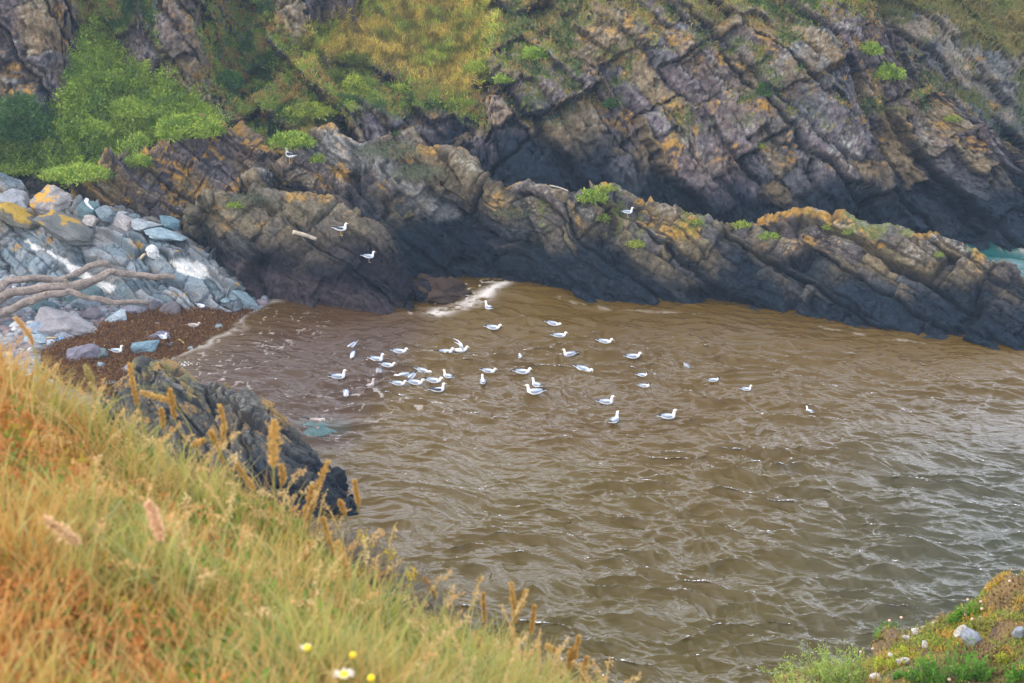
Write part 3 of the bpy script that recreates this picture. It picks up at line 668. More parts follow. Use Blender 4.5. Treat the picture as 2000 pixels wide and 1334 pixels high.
# ================================================================== PLANTS THAT STAND OUT (one thing each)
def shrub(name, px, py, rw, rh, kind, label, cat='plant', n=None, group=None, surf=None, depth=None, stems=True):
    p, nn = at(px, py, surf); dep = proj(p)[2]; W_ = rw * dep / F; H_ = rh * dep / F
    rng = np.random.RandomState(int(px * 7 + py) % 99991)
    o = empty(name, p, 0, label, cat, group)
    n = n or int(np.clip(W_ * H_ * 5200, 260, 9000))
    u = rng.randn(n, 3); u /= np.linalg.norm(u, axis=1, keepdims=True); u *= (rng.rand(n, 1) ** .4)
    lump = .75 + .5 * fbm(u * 1.0 + px, 2.2, 3, 8)
    Q = u * [W_, (depth or .8) * W_, H_] * lump[:, None]; Q[:, 2] = np.abs(Q[:, 2]) * .95 - .05 * H_
    pal = dict(bright=((.20, .32, .035), (.42, .49, .07)), dark=((.06, .13, .03), (.12, .21, .05)), grey=((.13, .155, .085), (.22, .225, .13)),
               lime=((.26, .33, .035), (.46, .50, .07)), samphire=((.07, .19, .015), (.16, .31, .03)))[kind]
    c = lerp(pal[0], pal[1], rng.rand(n)); cl = fbm(Q + px, 3 / max(W_, .2), 3, 4); c = lerp(c, np.array(pal[0]) * .7, sstep(.5, .62, cl))
    ll = min(.15, max(.05, W_ * .28)) if kind != 'grey' else .07
    leaves('foliage', Q, u, ll, ll * .33, c, rng, .9, parent=o, spread=.01)
    if stems:
        V, Fc = [], []
        for k in range(7):
            e = np.array([rng.randn() * W_ * .4, rng.randn() * W_ * .3, H_ * (.4 + .4 * rng.rand())]); r = .012
            b = len(V); V += [(-r, 0, -.08), (r, 0, -.08), (0, r * 1.7, -.08)] + [tuple(e + q) for q in ((-r * .4, 0, 0), (r * .4, 0, 0), (0, r * .7, 0))]
            Fc += [(b, b + 1, b + 4, b + 3), (b + 1, b + 2, b + 5, b + 4), (b + 2, b, b + 3, b + 5)]
        mesh_np('stem', V, Fc, M_stem, o)
    return o
M_stem = mat_plain('stem_brown', (.10, .075, .04), .8)
shrub('bush', 48, 262, 62, 92, 'dark', 'rounded dark green bush at the left edge under the grey rock buttress', 'bush', 9000, depth=.7)
for a in [
 ('green_shrub', 205, 170, 67, 37, 'bright', 'tall rounded green shrub mound below the golden gully at upper left', 'shrub'),
 ('green_shrub', 275, 215, 78, 31, 'bright', 'wide green shrub in the middle of the upper left slope', 'shrub'),
 ('green_shrub', 372, 262, 69, 38, 'bright', 'green shrub spilling over the top of the slanting lichen crag', 'shrub'),
 ('green_shrub', 165, 260, 61, 26, 'bright', 'green shrub right beside the dark round bush', 'shrub'),
 ('green_shrub', 150, 345, 67, 23, 'bright', 'low green shrub hanging above the orange topped boulder', 'shrub'),
 ('green_shrub', 40, 330, 69, 19, 'bright', 'low green shrub at the left edge above the pale beach rocks', 'shrub'),
 ('leafy_bush', 447, 170, 28, 34, 'dark', 'small mid green bush in the gully right of the grey rock pillar', 'bush'),
 ('leafy_bush', 692, 185, 26, 44, 'lime', 'upright lime green bush beside the pointed grey rock slabs', 'bush'),
 ('leafy_plant', 600, 225, 58, 22, 'lime', 'wide yellow green plant cascading over the gully ledge', 'plant'),
 ('leafy_plant', 648, 150, 30, 18, 'lime', 'small lime plant on the ledge above the pointed rock', 'plant'),
 ('leafy_plant', 570, 280, 44, 24, 'bright', 'green patch of leaves just behind the left end of the ridge', 'plant'),
 ('leafy_plant', 782, 180, 20, 15, 'lime', 'small lime tuft below the golden meadow lip', 'plant'),
 ('leafy_plant', 895, 205, 36, 14, 'lime', 'flat lime plant on the dark ledge beneath the meadow tip', 'plant'),
 ('leafy_plant', 945, 135, 36, 20, 'lime', 'yellow green plant at the foot of the buttress beside the meadow', 'plant'),
 ('leafy_plant', 982, 160, 22, 18, 'bright', 'green tuft just below the yellow green plant on the buttress', 'plant'),
 ('leafy_plant', 1042, 110, 28, 22, 'bright', 'round bright green tuft high on the big cliff face', 'plant'),
 ('leafy_plant', 1196, 205, 20, 18, 'dark', 'lone green tuft in the crack at the middle of the cliff face', 'plant'),
 ('leafy_plant', 1500, 185, 24, 28, 'dark', 'slim dark green plant running down a crack of the right cliff', 'plant'),
 ('leafy_plant', 1484, 285, 12, 9, 'lime', 'tiny lime tuft above the pale lichen block on the cliff', 'plant'),
 ('leafy_plant', 1700, 100, 24, 20, 'bright', 'green clump near the top of the right cliff shoulder', 'plant'),
 ('leafy_plant', 1735, 150, 34, 26, 'bright', 'grassy green clump on the sloping right cliff shoulder', 'plant'),
 ('leafy_plant', 1860, 235, 18, 10, 'lime', 'small plant near the lower end of the right cliff shoulder', 'plant'),
 ('cushion_plant', 760, 300, 70, 26, 'grey', 'wide grey green cushion plant draped over the top of the ridge', 'plant'),
 ('cushion_plant', 815, 345, 58, 28, 'grey', 'grey green cushion plant hanging just below the widest one', 'plant'),
 ('cushion_plant', 1005, 418, 42, 20, 'grey', 'small grey green cushion alone on the middle of the ridge', 'plant'),
 ('cushion_plant', 495, 392, 46, 12, 'grey', 'low grey green cushion on top of the brown boulder mass', 'plant'),
 ('ridge_tuft', 1158, 388, 30, 20, 'bright', 'largest bright green tuft on the ridge crest left of the perched gull', 'plant'),
 ('ridge_tuft', 1182, 372, 22, 10, 'lime', 'yellow green tuft behind the largest green tuft on the ridge', 'plant'),
 ('ridge_tuft', 1176, 432, 16, 14, 'bright', 'small tuft in the crack below the largest ridge tuft', 'plant'),
 ('ridge_tuft', 1240, 480, 18, 12, 'lime', 'sparse tuft on the ridge face below the perched gull', 'plant'),
 ('ridge_tuft', 1362, 436, 14, 10, 'bright', 'tuft on the ridge crest right of the perched gull', 'plant'),
 ('ridge_tuft', 1448, 440, 20, 10, 'lime', 'pale tuft in the dip at the middle of the ridge crest', 'plant'),
 ('ridge_tuft', 1500, 462, 22, 9, 'bright', 'flat green tuft below the pale tuft of the ridge dip', 'plant'),
 ('ridge_tuft', 1622, 448, 18, 9, 'lime', 'tuft on the right hand crest block of the ridge', 'plant'),
 ('ridge_tuft', 1655, 455, 14, 10, 'bright', 'tuft beside the crack of the right hand crest block', 'plant'),
 ('ridge_tuft', 1832, 500, 10, 10, 'bright', 'small round green tuft near the seaward end of the ridge', 'plant'),
 ('leafy_plant', 775, 262, 10, 8, 'dark', 'dark little tuft in the shadowed cleft behind the ridge', 'plant'),
 ('leafy_plant', 462, 402, 20, 9, 'bright', 'thin green grass patch at the left top of the brown boulder mass', 'plant'),
 ('leafy_plant', 622, 318, 16, 18, 'bright', 'green tuft growing on the left end of the ridge', 'plant'),
 ('leafy_plant', 272, 318, 26, 22, 'bright', 'green spray hanging over the left part of the lichen crag', 'plant'),
 ('leafy_plant', 15, 398, 26, 16, 'lime', 'yellow green tuft on the beach rock at the left edge', 'plant'),
]: shrub(*a)

# ================================================================== LOOSE ROCKS AND STONES
def boulder_geo(size, seed, sub=5, cuts=13, rough=.05):
    n = 10 * sub; u = np.linspace(0, 2 * math.pi, 2 * n + 1)[:-1]; v = np.linspace(0, math.pi, n)
    U, V_ = np.meshgrid(u, v); d = np.stack([np.sin(V_) * np.cos(U), np.sin(V_) * np.sin(U), np.cos(V_)], -1).reshape(-1, 3)
    rg = np.random.RandomState(seed); r = np.full(len(d), 1.35)
    for k in range(cuts):
        m = rnd_unit(1, rg)[0]; h = .74 + .26 * rg.rand(); t = d @ m
        r = np.where(t > .05, np.minimum(r, h / np.maximum(t, .05)), r)
    r = r * .9 + np.minimum(r, 1.05) * .1
    r = r * (1 + rough * 2.2 * (fbm(d * 1.0 + seed, 1.8, 4, seed) - .5)); f1, f2, o_, rr = voro(d * 2.4 + seed, seed)
    r = r * (1 + rough * (rr[0] - .5) * 1.2)
    P = d * r[:, None] * np.array(size) / 2
    i = np.arange(n * 2 * n).reshape(n, 2 * n); j = np.roll(i, -1, 1)
    return P, np.stack([i[:-1], i[1:], j[1:], j[:-1]], -1).reshape(-1, 4), d
def rotz(P, a): c, s = math.cos(a), math.sin(a); return P @ np.array([[c, s, 0], [-s, c, 0], [0, 0, 1]])
def roty(P, a): c, s = math.cos(a), math.sin(a); return P @ np.array([[c, 0, -s], [0, 1, 0], [s, 0, c]])
def boulder(px, py, w_, h_, col, label, seed, tilt=0., name='boulder', cat='boulder', surf=('beach', 'bedrock_slab'), dy=1., col2=None, c2where=None, sink=.33, group=None, sub=4, rough=.09):
    p, nn = at(px, py, surf); dep = proj(p)[2]; W_, H_ = w_ * dep / F, h_ * dep / F
    P, Fq, d = boulder_geo((W_, W_ * .8 * dy, H_), seed, sub, 15, rough)
    P = roty(P, R_(tilt)); x = P.copy()
    n2 = fbm(P / max(W_, .1) * 6 + seed, 1, 4, 3); b = fbm(np.stack([P[:, 0] * .4 - P[:, 2] * .4, P[:, 1] * .4, P[:, 2] * 2 + P[:, 0]], 1) / max(H_, .1) * 5, 1, 3, seed)
    P = P * (1 + .05 * (b - .5))[:, None]
    c = np.array(col)[None] * (.62 + .76 * n2)[:, None] * (.85 + .3 * b)[:, None]
    if col2 is not None: c = lerp(c, np.array(col2), sstep(.05, .25, c2where(d) + (n2 - .5) * 2.2) * .85)
    P = P + [0, 0, H_ * (.5 - sink)]
    o = mesh_np(name, P, Fq, M_rockf, cols=c, loc=p); tag(o, label, cat, group)
    register(name, P + p, d)
    return o
BLUE, PURP, PALE, TEALC = (.15, .185, .20), (.15, .13, .145), (.27, .29, .30), (.11, .165, .17)
orange_top = lambda d: d[:, 2] * .9 - .48 - d[:, 0] * .45
blist = [
 (98, 412, 88, 66, (.30, .27, .25), 'big pale boulder capped with bright orange lichen at the upper left of the beach', 3, -8, dict(col2=(.55, .28, .015), c2where=orange_top, sub=6)),
 (30, 398, 78, 42, (.27, .27, .28), 'flat grey boulder tucked left behind the orange capped boulder', 4, 20, {}),
 (38, 432, 84, 36, (.13, .12, .095), 'brown slab with yellow lichen in front of the orange capped boulder', 5, 25, dict(col2=(.42, .26, .03), c2where=orange_top)),
 (138, 452, 130, 42, (.13, .13, .12), 'grey brown slab sloping right below the orange capped boulder', 6, 25, dict(col2=(.40, .24, .03), c2where=lambda d: -d[:, 0] * .6 + d[:, 2] * .5 - .6, sub=5)),
 (172, 415, 48, 32, TEALC, 'smooth teal stone directly under the white board', 7, 25, {}),
 (176, 436, 30, 20, (.36, .32, .29), 'small cream stone below the teal stone', 8, 15, {}),
 (211, 428, 36, 30, BLUE, 'blue block standing at the top of the pale stones', 9, 10, {}),
 (243, 440, 44, 34, (.32, .29, .27), 'cream grey boulder among blue stones at the beach top', 10, 15, {}),
 (236, 422, 28, 16, PALE, 'small pale stone behind the cream grey boulder', 11, 0, {}),
 (264, 430, 28, 22, BLUE, 'rounded blue stone right of the cream grey boulder', 12, 0, {}),
 (285, 442, 54, 18, PALE, 'flat pale slab right of the rounded blue stone', 13, 5, {}),
 (330, 440, 44, 20, (.12, .19, .22), 'dark blue slab next to the brown crag foot', 14, 18, {}),
 (318, 458, 72, 18, (.24, .31, .34), 'long flat light blue slab near the brown boulder mass', 15, 8, {}),
 (298, 495, 26, 22, (.66, .65, .62), 'small pure white stone above the white quartz patch', 16, 20, {}),
 (160, 580, 82, 48, TEALC, 'squarish teal boulder between the middle and lower driftwood branches', 17, 12, dict(sub=5)),
 (82, 600, 54, 30, TEALC, 'teal boulder under the left part of the lower driftwood branch', 18, 8, {}),
 (22, 598, 60, 26, (.21, .22, .23), 'grey boulder under the driftwood at the left edge', 41, 8, {}),
 (168, 597, 44, 30, (.19, .22, .24), 'blue grey stone below the squarish teal boulder', 19, -5, {}),
 (128, 642, 124, 46, (.235, .215, .215), 'large flat purple grey slab on the shingle', 20, 12, dict(sub=5)),
 (185, 620, 40, 34, PURP, 'purple stone right of the large flat slab', 21, 30, {}),
 (226, 628, 44, 30, (.28, .32, .34), 'pale speckled stone at the edge of the seaweed', 22, -15, {}),
 (265, 608, 46, 16, (.21, .21, .24), 'flat lilac stone under the tip of the lower branch', 23, 4, {}),
 (300, 600, 28, 26, (.16, .145, .16), 'dark purple stone touching the tip of the lower branch', 24, -20, {}),
 (338, 612, 44, 30, (.15, .125, .13), 'tilted dark purple boulder in the seaweed behind the gulls', 25, 35, {}),
 (75, 650, 54, 26, (.22, .27, .32), 'elongated blue stone at the edge of the shingle', 26, 22, {}),
 (100, 645, 34, 20, (.24, .30, .33), 'rounded blue stone beside the elongated one', 27, 5, {}),
 (124, 660, 36, 18, (.22, .24, .27), 'small grey stone next to the blue bottle', 28, 5, {}),
 (68, 665, 44, 20, (.26, .31, .33), 'pale blue stone just above the golden grass', 42, 5, {}),
 (154, 698, 62, 40, (.165, .145, .17), 'large purple boulder lying in the brown seaweed', 29, -12, dict(sub=5)),
 (190, 698, 42, 24, (.14, .17, .165), 'green grey stone right of the large purple boulder', 30, -14, {}),
 (280, 682, 70, 22, (.14, .21, .24), 'flat teal slab in the seaweed between two gulls', 31, -14, {}),
 (308, 660, 56, 20, (.15, .135, .165), 'flat purple slab behind the gull near the waterline', 32, -14, {}),
 (197, 717, 20, 14, (.24, .30, .34), 'small blue stone below the gull at the weed edge', 33, 0, {}),
 (252, 722, 36, 16, (.20, .20, .23), 'low grey stone beside the top of the dark sea rock', 34, 0, {}),
 (309, 634, 14, 9, (.24, .30, .33), 'small blue pebble in the middle of the seaweed', 35, 0, {}),
 (209, 666, 12, 8, (.15, .15, .14), 'tiny dark stone in the seaweed', 36, 0, {}),
 (372, 680, 12, 8, (.30, .34, .34), 'tiny pale stone right at the foam edge', 37, 0, {}),
 (425, 640, 22, 10, (.20, .24, .25), 'small flat stone in the swash by the foam line', 38, -10, {}),
 (438, 590, 20, 8, (.15, .21, .23), 'small stone at the foot of the blue bedrock tip', 39, 0, {}),
 (480, 590, 60, 22, (.20, .26, .28), 'long blue rock at the water edge below the boulder mass', 40, 32, {}),
 (210, 748, 30, 9, (.22, .27, .30), 'low wet stone in the shallows behind the dark sea rock', 43, 0, dict(surf=('water', 'beach'))),
]
for (px, py, w_, h_, col, lab, sd, tl, kw) in blist: boulder(px, py, w_, h_, col, lab, sd, tl, **kw)
# submerged pale rock with the young gull
o = boulder(632, 838, 96, 22, (.09, .15, .14), 'pale turquoise rock awash under the brown young gull', 61, 4, surf=('water',), name='awash_rock', cat='rock', sink=.72)
# shingle
rng = np.random.RandomState(8)
def pebbles(name, idx, P0, N0, rmin, rmax, cols, rng, mat):
    d8 = np.array([(1,0,0),(-1,0,0),(0,1,0),(0,-1,0),(0,0,1),(0,0,-1)], float)
    n = len(idx); r = rmin + (rmax - rmin) * rng.rand(n) ** 3; sc = np.stack([r * (.8 + .7 * rng.rand(n)), r * (.7 + .5 * rng.rand(n)), r * (.45 + .3 * rng.rand(n))], 1)
    # octahedron subdivided once
    vs = [d8[i] for i in range(6)]; tri = [(0,2,4),(2,1,4),(1,3,4),(3,0,4),(2,0,5),(1,2,5),(3,1,5),(0,3,5)]; mids = {}; F2 = []
    def mid(a, b):
        k = (min(a, b), max(a, b))
        if k not in mids: q = vs[a] + vs[b]; vs.append(q / np.linalg.norm(q)); mids[k] = len(vs) - 1
        return mids[k]
    for a, b, c in tri: ab, bc, ca = mid(a, b), mid(b, c), mid(c, a); F2 += [(a, ab, ca), (ab, b, bc), (ca, bc, c), (ab, bc, ca)]
    T = np.array(vs); F2 = np.array(F2); m = len(T)
    V = T[None] * sc[:, None] * (1 + .25 * (rng.rand(n, m, 1) - .5)); a = rng.rand(n) * 6.28; c, s = np.cos(a)[:, None], np.sin(a)[:, None]
    V = np.stack([V[..., 0] * c - V[..., 1] * s, V[..., 0] * s + V[..., 1] * c, V[..., 2]], -1) + P0[idx][:, None] + rng.randn(n, 1, 3) * [.03, .03, 0]
    Fq = (F2[None] + (np.arange(n) * m)[:, None, None]).reshape(-1, 3)
    return mesh_np(name, V.reshape(-1, 3), Fq, mat, cols=np.repeat(cols, m, 0))
bP, bN, bxp, byp, bw, bs = BEACH
land = (1 - bw) * (bs > .3) * (bxp > -200) * (bxp < 520) * (byp < 760)
k = pick(land, 9000, rng); c = lerp((.13, .16, .18), (.33, .35, .37), rng.rand(len(k)) ** 1.3); c = lerp(c, (.22, .18, .19), (rng.rand(len(k)) < .25) * 1.); c = lerp(c, (.6, .58, .54), (rng.rand(len(k)) < .03) * 1.)
tag(pebbles('shingle', k, bP, bN, .03, .22, c, rng, M_rockf), None, None, None, 'stuff')
# brown seaweed: thousands of torn frond flakes in a matted layer
k = pick(bw * (bxp < 560), 52000, rng); c = lerp((.09, .038, .014), (.30, .145, .045), rng.rand(len(k)) ** 1.2); c = lerp(c, (.40, .30, .16), (rng.rand(len(k)) < .02) * 1.)
hgt = .10 * fbm(bP[k], 1.6, 3, 66) * sstep(.1, 1., bs[k])
tag(leaves('seaweed', bP[k] + np.stack([hgt * 0, hgt * 0, hgt], 1), bN[k], .085, .04, c, rng, .4, mat=M_leaf, spread=.04), None, None, None, 'stuff')
boulder(868, 574, 124, 58, (.05, .03, .018), 'low brown weed covered mound in the shadowed corner beside the boulder mass', 62, 6, surf=('water', 'rock_ridge'), name='weedy_rock', cat='rock', sink=.5, sub=8, rough=.28)
# ================================================================== DRIFTWOOD AND FLOTSAM
def tube(pts, rad, nseg=10, wob=.0, seed=0, sub=8):
    pts = np.array(pts, float); K = np.arange(len(pts)); t = np.linspace(0, len(pts) - 1, (len(pts) - 1) * sub + 1)
    C = smooth_interp(K, pts, t); r = smooth_interp(K, np.array(rad, float)[:, None], t)[:, 0]
    if wob: C = C + (np.stack([vnoise(np.c_[t * 1.7, t * 0 + k, t * 0], seed) for k in range(3)], 1) - .5) * wob
    T = np.gradient(C, axis=0); T /= np.linalg.norm(T, axis=1, keepdims=True) + 1e-9
    u = np.cross(T, [0.13, .21, .97]); u /= np.linalg.norm(u, axis=1, keepdims=True); v = np.cross(T, u)
    a = np.linspace(0, 2 * math.pi, nseg + 1)[:-1]
    rr = r[:, None] * (1 + (.55 if wob else 0) * (vnoise(np.c_[np.repeat(t * 2.2, nseg), np.tile(np.cos(a), len(t)) * 1.5, np.tile(np.sin(a), len(t)) * 1.5], seed + 5).reshape(len(t), nseg) - .5))
    V = C[:, None] + u[:, None] * (np.cos(a)[None, :] * rr)[..., None] + v[:, None] * (np.sin(a)[None, :] * rr)[..., None]
    i = np.arange(len(t) * nseg).reshape(len(t), nseg); j = np.roll(i, -1, 1)
    Fq = np.stack([i[:-1], j[:-1], j[1:], i[1:]], -1).reshape(-1, 4)
    V = V.reshape(-1, 3); n = len(V); V = np.vstack([V, C[0], C[-1]])
    cap = [(n, j[0, q], i[0, q], i[0, q]) for q in range(nseg)] + [(n + 1, i[-1, q], j[-1, q], j[-1, q]) for q in range(nseg)]
    return V, Fq, np.array(cap)
def tube_obj(name, pts, rad, mat, parent=None, col=None, seed=0, wob=0, nseg=10, sub=8, colvar=.5):
    V, Fq, cap = tube(pts, rad, nseg, wob, seed, sub); Ft = np.vstack([Fq[:, [0, 1, 2]], Fq[:, [0, 2, 3]], cap[:, :3]])
    c = None
    if col is not None: c = np.array(col)[None] * (1 - colvar / 2 + colvar * fbm(V, 6, 4, seed))[:, None]
    return mesh_np(name, V, Ft, mat, parent, cols=c)
M_wood = mat_attr('weathered_wood', .85, .05, 12, .45, 14)
def branch(pix, r0, r1, label, seed):
    pts, n = [], len(pix)
    for (x, y, d) in pix: pts.append(D(x, y, d))
    rq = random.Random(seed); rad = [(r0 + (r1 - r0) * k / (n - 1)) * rq.uniform(.86, 1.12) for k in range(n)]
    o = tube_obj('driftwood_branch', pts, rad, M_wood, None, (.25, .195, .155), seed, .16, 16, 12, .9)
    for k in range(2, n - 1, 2):
        e = np.array([rq.uniform(-.1, .2), rq.uniform(-.25, -.05), rq.uniform(.05, .25)]); tube_obj('branch_stub', [pts[k], pts[k] + e * .7, pts[k] + e * 1.1], [rad[k] * .5, rad[k] * .34, rad[k] * .2], M_wood, o, (.30, .23, .17), k, .02, 8)
    tag(o, label, 'driftwood', 'bleached driftwood branches on the beach')
branch([(-110,640,52.6),(-40,585,53.2),(0,562,53.6),(45,546,54.1),(110,548,54.7),(150,536,55.2),(180,523,55.6),(207,514,56.0)], .16, .09, 'uppermost driftwood branch, the shortest, ending above the squarish teal boulder', 1)
branch([(-120,640,52.2),(-60,608,52.6),(0,584,53.0),(60,563,53.5),(130,559,53.9),(180,549,54.3),(215,535,54.8),(270,534,55.2),(310,540,55.3),(355,536,55.6)], .20, .085, 'longest driftwood branch, the middle one, its tip pointing at the white quartz', 2)
branch([(-120,640,51.6),(-50,618,52.0),(0,608,52.3),(50,592,52.7),(85,578,53.0),(130,572,53.3),(170,582,53.4),(220,590,53.6),(290,592,53.9)], .17, .075, 'lowest driftwood branch, touching the dark purple stone with its tip', 3)
def stick(name, a, b, surf, r, label, cat, col, lift=.06, part=None):
    p, _ = at(*a, surf); q, _ = at(*b, surf)
    o = tube_obj(name, [p + [0, -.03, lift], (p + q) / 2 + [0, -.05, lift + .03], q + [0, -.03, lift]], [r, r * .95, r * .85], M_wood, None, col, 4, 0, 10); tag(o, label, cat); return o
stick('wooden_post', (572, 460), (616, 473), ('boulder_mass',), .075, 'pale wooden post lying on the brown boulder mass left of the black backed gull', 'wooden post', (.52, .42, .30), .12)
stick('driftwood_stick', (1078, 362), (1110, 376), ('rock_ridge',), .028, 'bleached crooked stick on the orange crest of the ridge', 'stick', (.40, .34, .26), .08)
stick('driftwood_stick', (274, 507), (283, 498), ('bedrock_slab',), .05, 'short broken stick on the blue bedrock left of the white quartz', 'stick', (.52, .40, .25), .08)
stick('driftwood_stick', (88, 664), (112, 663), ('beach',), .03, 'thin pale cane lying beside the blue bottle', 'stick', (.55, .42, .22), .08)
stick('driftwood_stick', (350, 664), (362, 672), ('beach',), .022, 'thin yellow stalk in the seaweed right of the gull', 'stick', (.50, .40, .15), .08)
# white board standing on the teal stone
M_white = mat_plain('white_board', (.70, .70, .74), .6, .1, 8)
def slab(name, poly, thick, mat, label, cat, depth):
    A = np.array([D(x, y, depth) for x, y in poly]); nrm = np.array([.1, -.9, .4]); V = np.vstack([A, A - nrm * thick * -1]); n = len(A)
    Fc = [(i, (i + 1) % n, n + (i + 1) % n, n + i) for i in range(n)]
    me = bpy.data.meshes.new(name); me.from_pydata([tuple(v) for v in V], [], [tuple(range(n))[::-1], tuple(range(n, 2 * n))] + Fc); me.materials.append(mat)
    o = bpy.data.objects.new(name, me); SC.collection.objects.link(o); bv = o.modifiers.new('b', 'BEVEL'); bv.width = .008; tag(o, label, cat); return o
pdep = at(172, 408, None)[0][1]
slab('plastic_sheet', [(164,392),(168,386),(174,389),(172,396),(178,403),(184,410),(178,408),(169,401)], .04, M_white, 'bent white board leaning on the smooth teal stone', 'board', pdep - .25)
# blue bottle with cap, blue cap
M_blue = mat_plain('blue_plastic', (.10, .42, .72), .35, .08, 10, spec=.5)
def flot(px, py, L, r, label, cat, name, ang):
    p, _ = at(px, py, ('beach',)); o = empty(name, p + [0, 0, r], ang, label, cat)
    tube_obj('body', [(-L / 2, 0, 0), (-L / 2 + .02, 0, 0), (0, 0, 0), (L / 2 - .05, 0, 0), (L / 2, 0, 0)], [r * .85, r, r * .96, r, r * .4], M_blue, o, nseg=14)
    tube_obj('cap', [(L / 2, 0, 0), (L / 2 + .015, 0, 0), (L / 2 + .05, 0, 0)], [r * .45, r * .45, r * .43], M_white, o, nseg=12)
flot(120, 665, .26, .055, 'crumpled blue plastic bottle at the seaweed edge below the large flat slab', 'bottle', 'plastic_bottle', .8)
p, _ = at(333, 673, ('beach',))
o = tube_obj('bottle_cap', [p + [-.03, 0, .05], p + [0, 0, .055], p + [.05, .01, .06]], [.06, .062, .058], mat_plain('bright_blue', (.02, .35, .70), .4), None, nseg=14); tag(o, 'tiny bright blue cap on the seaweed at the feet of the upright gull', 'bottle cap')
# splash of white water where the swell meets the rocks
rng = np.random.RandomState(77)
M_foam = mat_plain('foam', (.72, .68, .64), .6, .1, 20)
def splash(px, py, sx_, sz_, n, label):
    p = Z(px, py, .0); q = p + np.c_[rng.randn(n) * sx_, rng.randn(n) * sx_ * .4, np.abs(rng.randn(n)) * sz_]
    c = np.tile([.70, .64, .58], (n, 1)) * (.8 + .3 * rng.rand(n))[:, None]
    return pebbles('sea_foam', np.arange(n), q, q, .006, .028, c, rng, M_foam)
for a in [(990,566,.30,.08,500,''), (972,574,.22,.07,500,''), (254,790,.06,.22,400,''), (243,806,.18,.06,500,''), (345,712,.26,.03,300,'')]:
    o = splash(*a); tag(o, None, None, None, 'stuff')

# ================================================================== GULLS
M_gw = mat_plain('white_feathers', (.80, .80, .80), .7, .05, 40); M_gg = mat_plain('grey_feathers', (.28, .32, .39), .7, .08, 40)
M_gd = mat_plain('slate_feathers', (.045, .048, .06), .7, .1, 40); M_gb = mat_plain('brown_feathers', (.33, .26, .21), .8, .35, 60)
M_bk = mat_plain('black_feathers', (.02, .02, .022), .7, .1, 40); M_bill = mat_plain('yellow_bill', (.75, .42, .05), .5, .05, 40)
M_leg = mat_plain('pink_legs', (.60, .38, .30), .6, .1, 40); M_legy = mat_plain('yellow_legs', (.65, .38, .06), .6, .1, 40); M_eye = mat_plain('eye', (.03, .02, .02), .2, 0, 10)
M_young = mat_plain('mottled_feathers', (.52, .45, .40), .8, .35, 55)
def loft(name, rings, mat, parent, nseg=16, sub=5):
    """rings: x,y,z, half width, half height ; one continuous closed skin"""
    Rg = np.array(rings, float); K = np.arange(len(Rg)); t = np.linspace(0, len(Rg) - 1, (len(Rg) - 1) * sub + 1); S = smooth_interp(K, Rg, t)
    S[:, 3:] = np.maximum(S[:, 3:], .002); C = S[:, :3]; T = np.gradient(C, axis=0); T /= np.linalg.norm(T, axis=1, keepdims=True) + 1e-9
    side = np.cross([0, 0, 1.], T); bad = np.linalg.norm(side, axis=1) < .2; side[bad] = [0, 1, 0]; side /= np.linalg.norm(side, axis=1, keepdims=True); upv = np.cross(T, side)
    a = np.linspace(0, 2 * math.pi, nseg + 1)[:-1]
    V = C[:, None] + side[:, None] * (np.cos(a)[None] * S[:, 3:4])[..., None] + upv[:, None] * (np.sin(a)[None] * S[:, 4:5])[..., None]
    i = np.arange(len(t) * nseg).reshape(len(t), nseg); j = np.roll(i, -1, 1); n = i.size
    V = np.vstack([V.reshape(-1, 3), C[0], C[-1]]); Fq = np.stack([i[:-1], j[:-1], j[1:], i[1:]], -1).reshape(-1, 4)
    Ft = np.vstack([Fq[:, [0, 1, 2]], Fq[:, [0, 2, 3]], [(n, j[0, q], i[0, q]) for q in range(nseg)], [(n + 1, i[-1, q], j[-1, q]) for q in range(nseg)]])
    return mesh_np(name, V, Ft, mat, parent)
NECK = {   # neck, head centre, bill direction
 'alert': [(.13, .075, .062, .062), (.155, .135, .040, .044), (.165, .19, .036, .038), (.175, .228, .037, .038), (.20, .240, .034, .033), (.225, .232, .018, .018)],
 'low':   [(.14, .065, .062, .058), (.185, .085, .044, .044), (.210, .135, .037, .038), (.225, .160, .038, .038), (.252, .158, .034, .032), (.274, .142, .017, .018)],
 'drink': [(.14, .055, .062, .058), (.19, .055, .044, .044), (.215, .088, .038, .038), (.240, .095, .038, .038), (.262, .078, .032, .031), (.272, .052, .016, .016)],
 'tuck':  [(.12, .085, .062, .062), (.13, .120, .046, .046), (.13, .150, .038, .040), (.135, .165, .038, .040), (.155, .168, .034, .033), (.178, .158, .018, .018)],
 'preen': [(.14, .085, .062, .060), (.185, .11, .046, .046), (.215, .115, .040, .040), (.225, .09, .040, .040), (.205, .055, .034, .032), (.190, .035, .016, .018)],
 'back':  [(.13, .075, .062, .062), (.150, .13, .040, .044), (.155, .18, .036, .038), (.150, .215, .037, .038), (.13, .225, .034, .033), (.108, .215, .018, .018)],
}
GC = {}
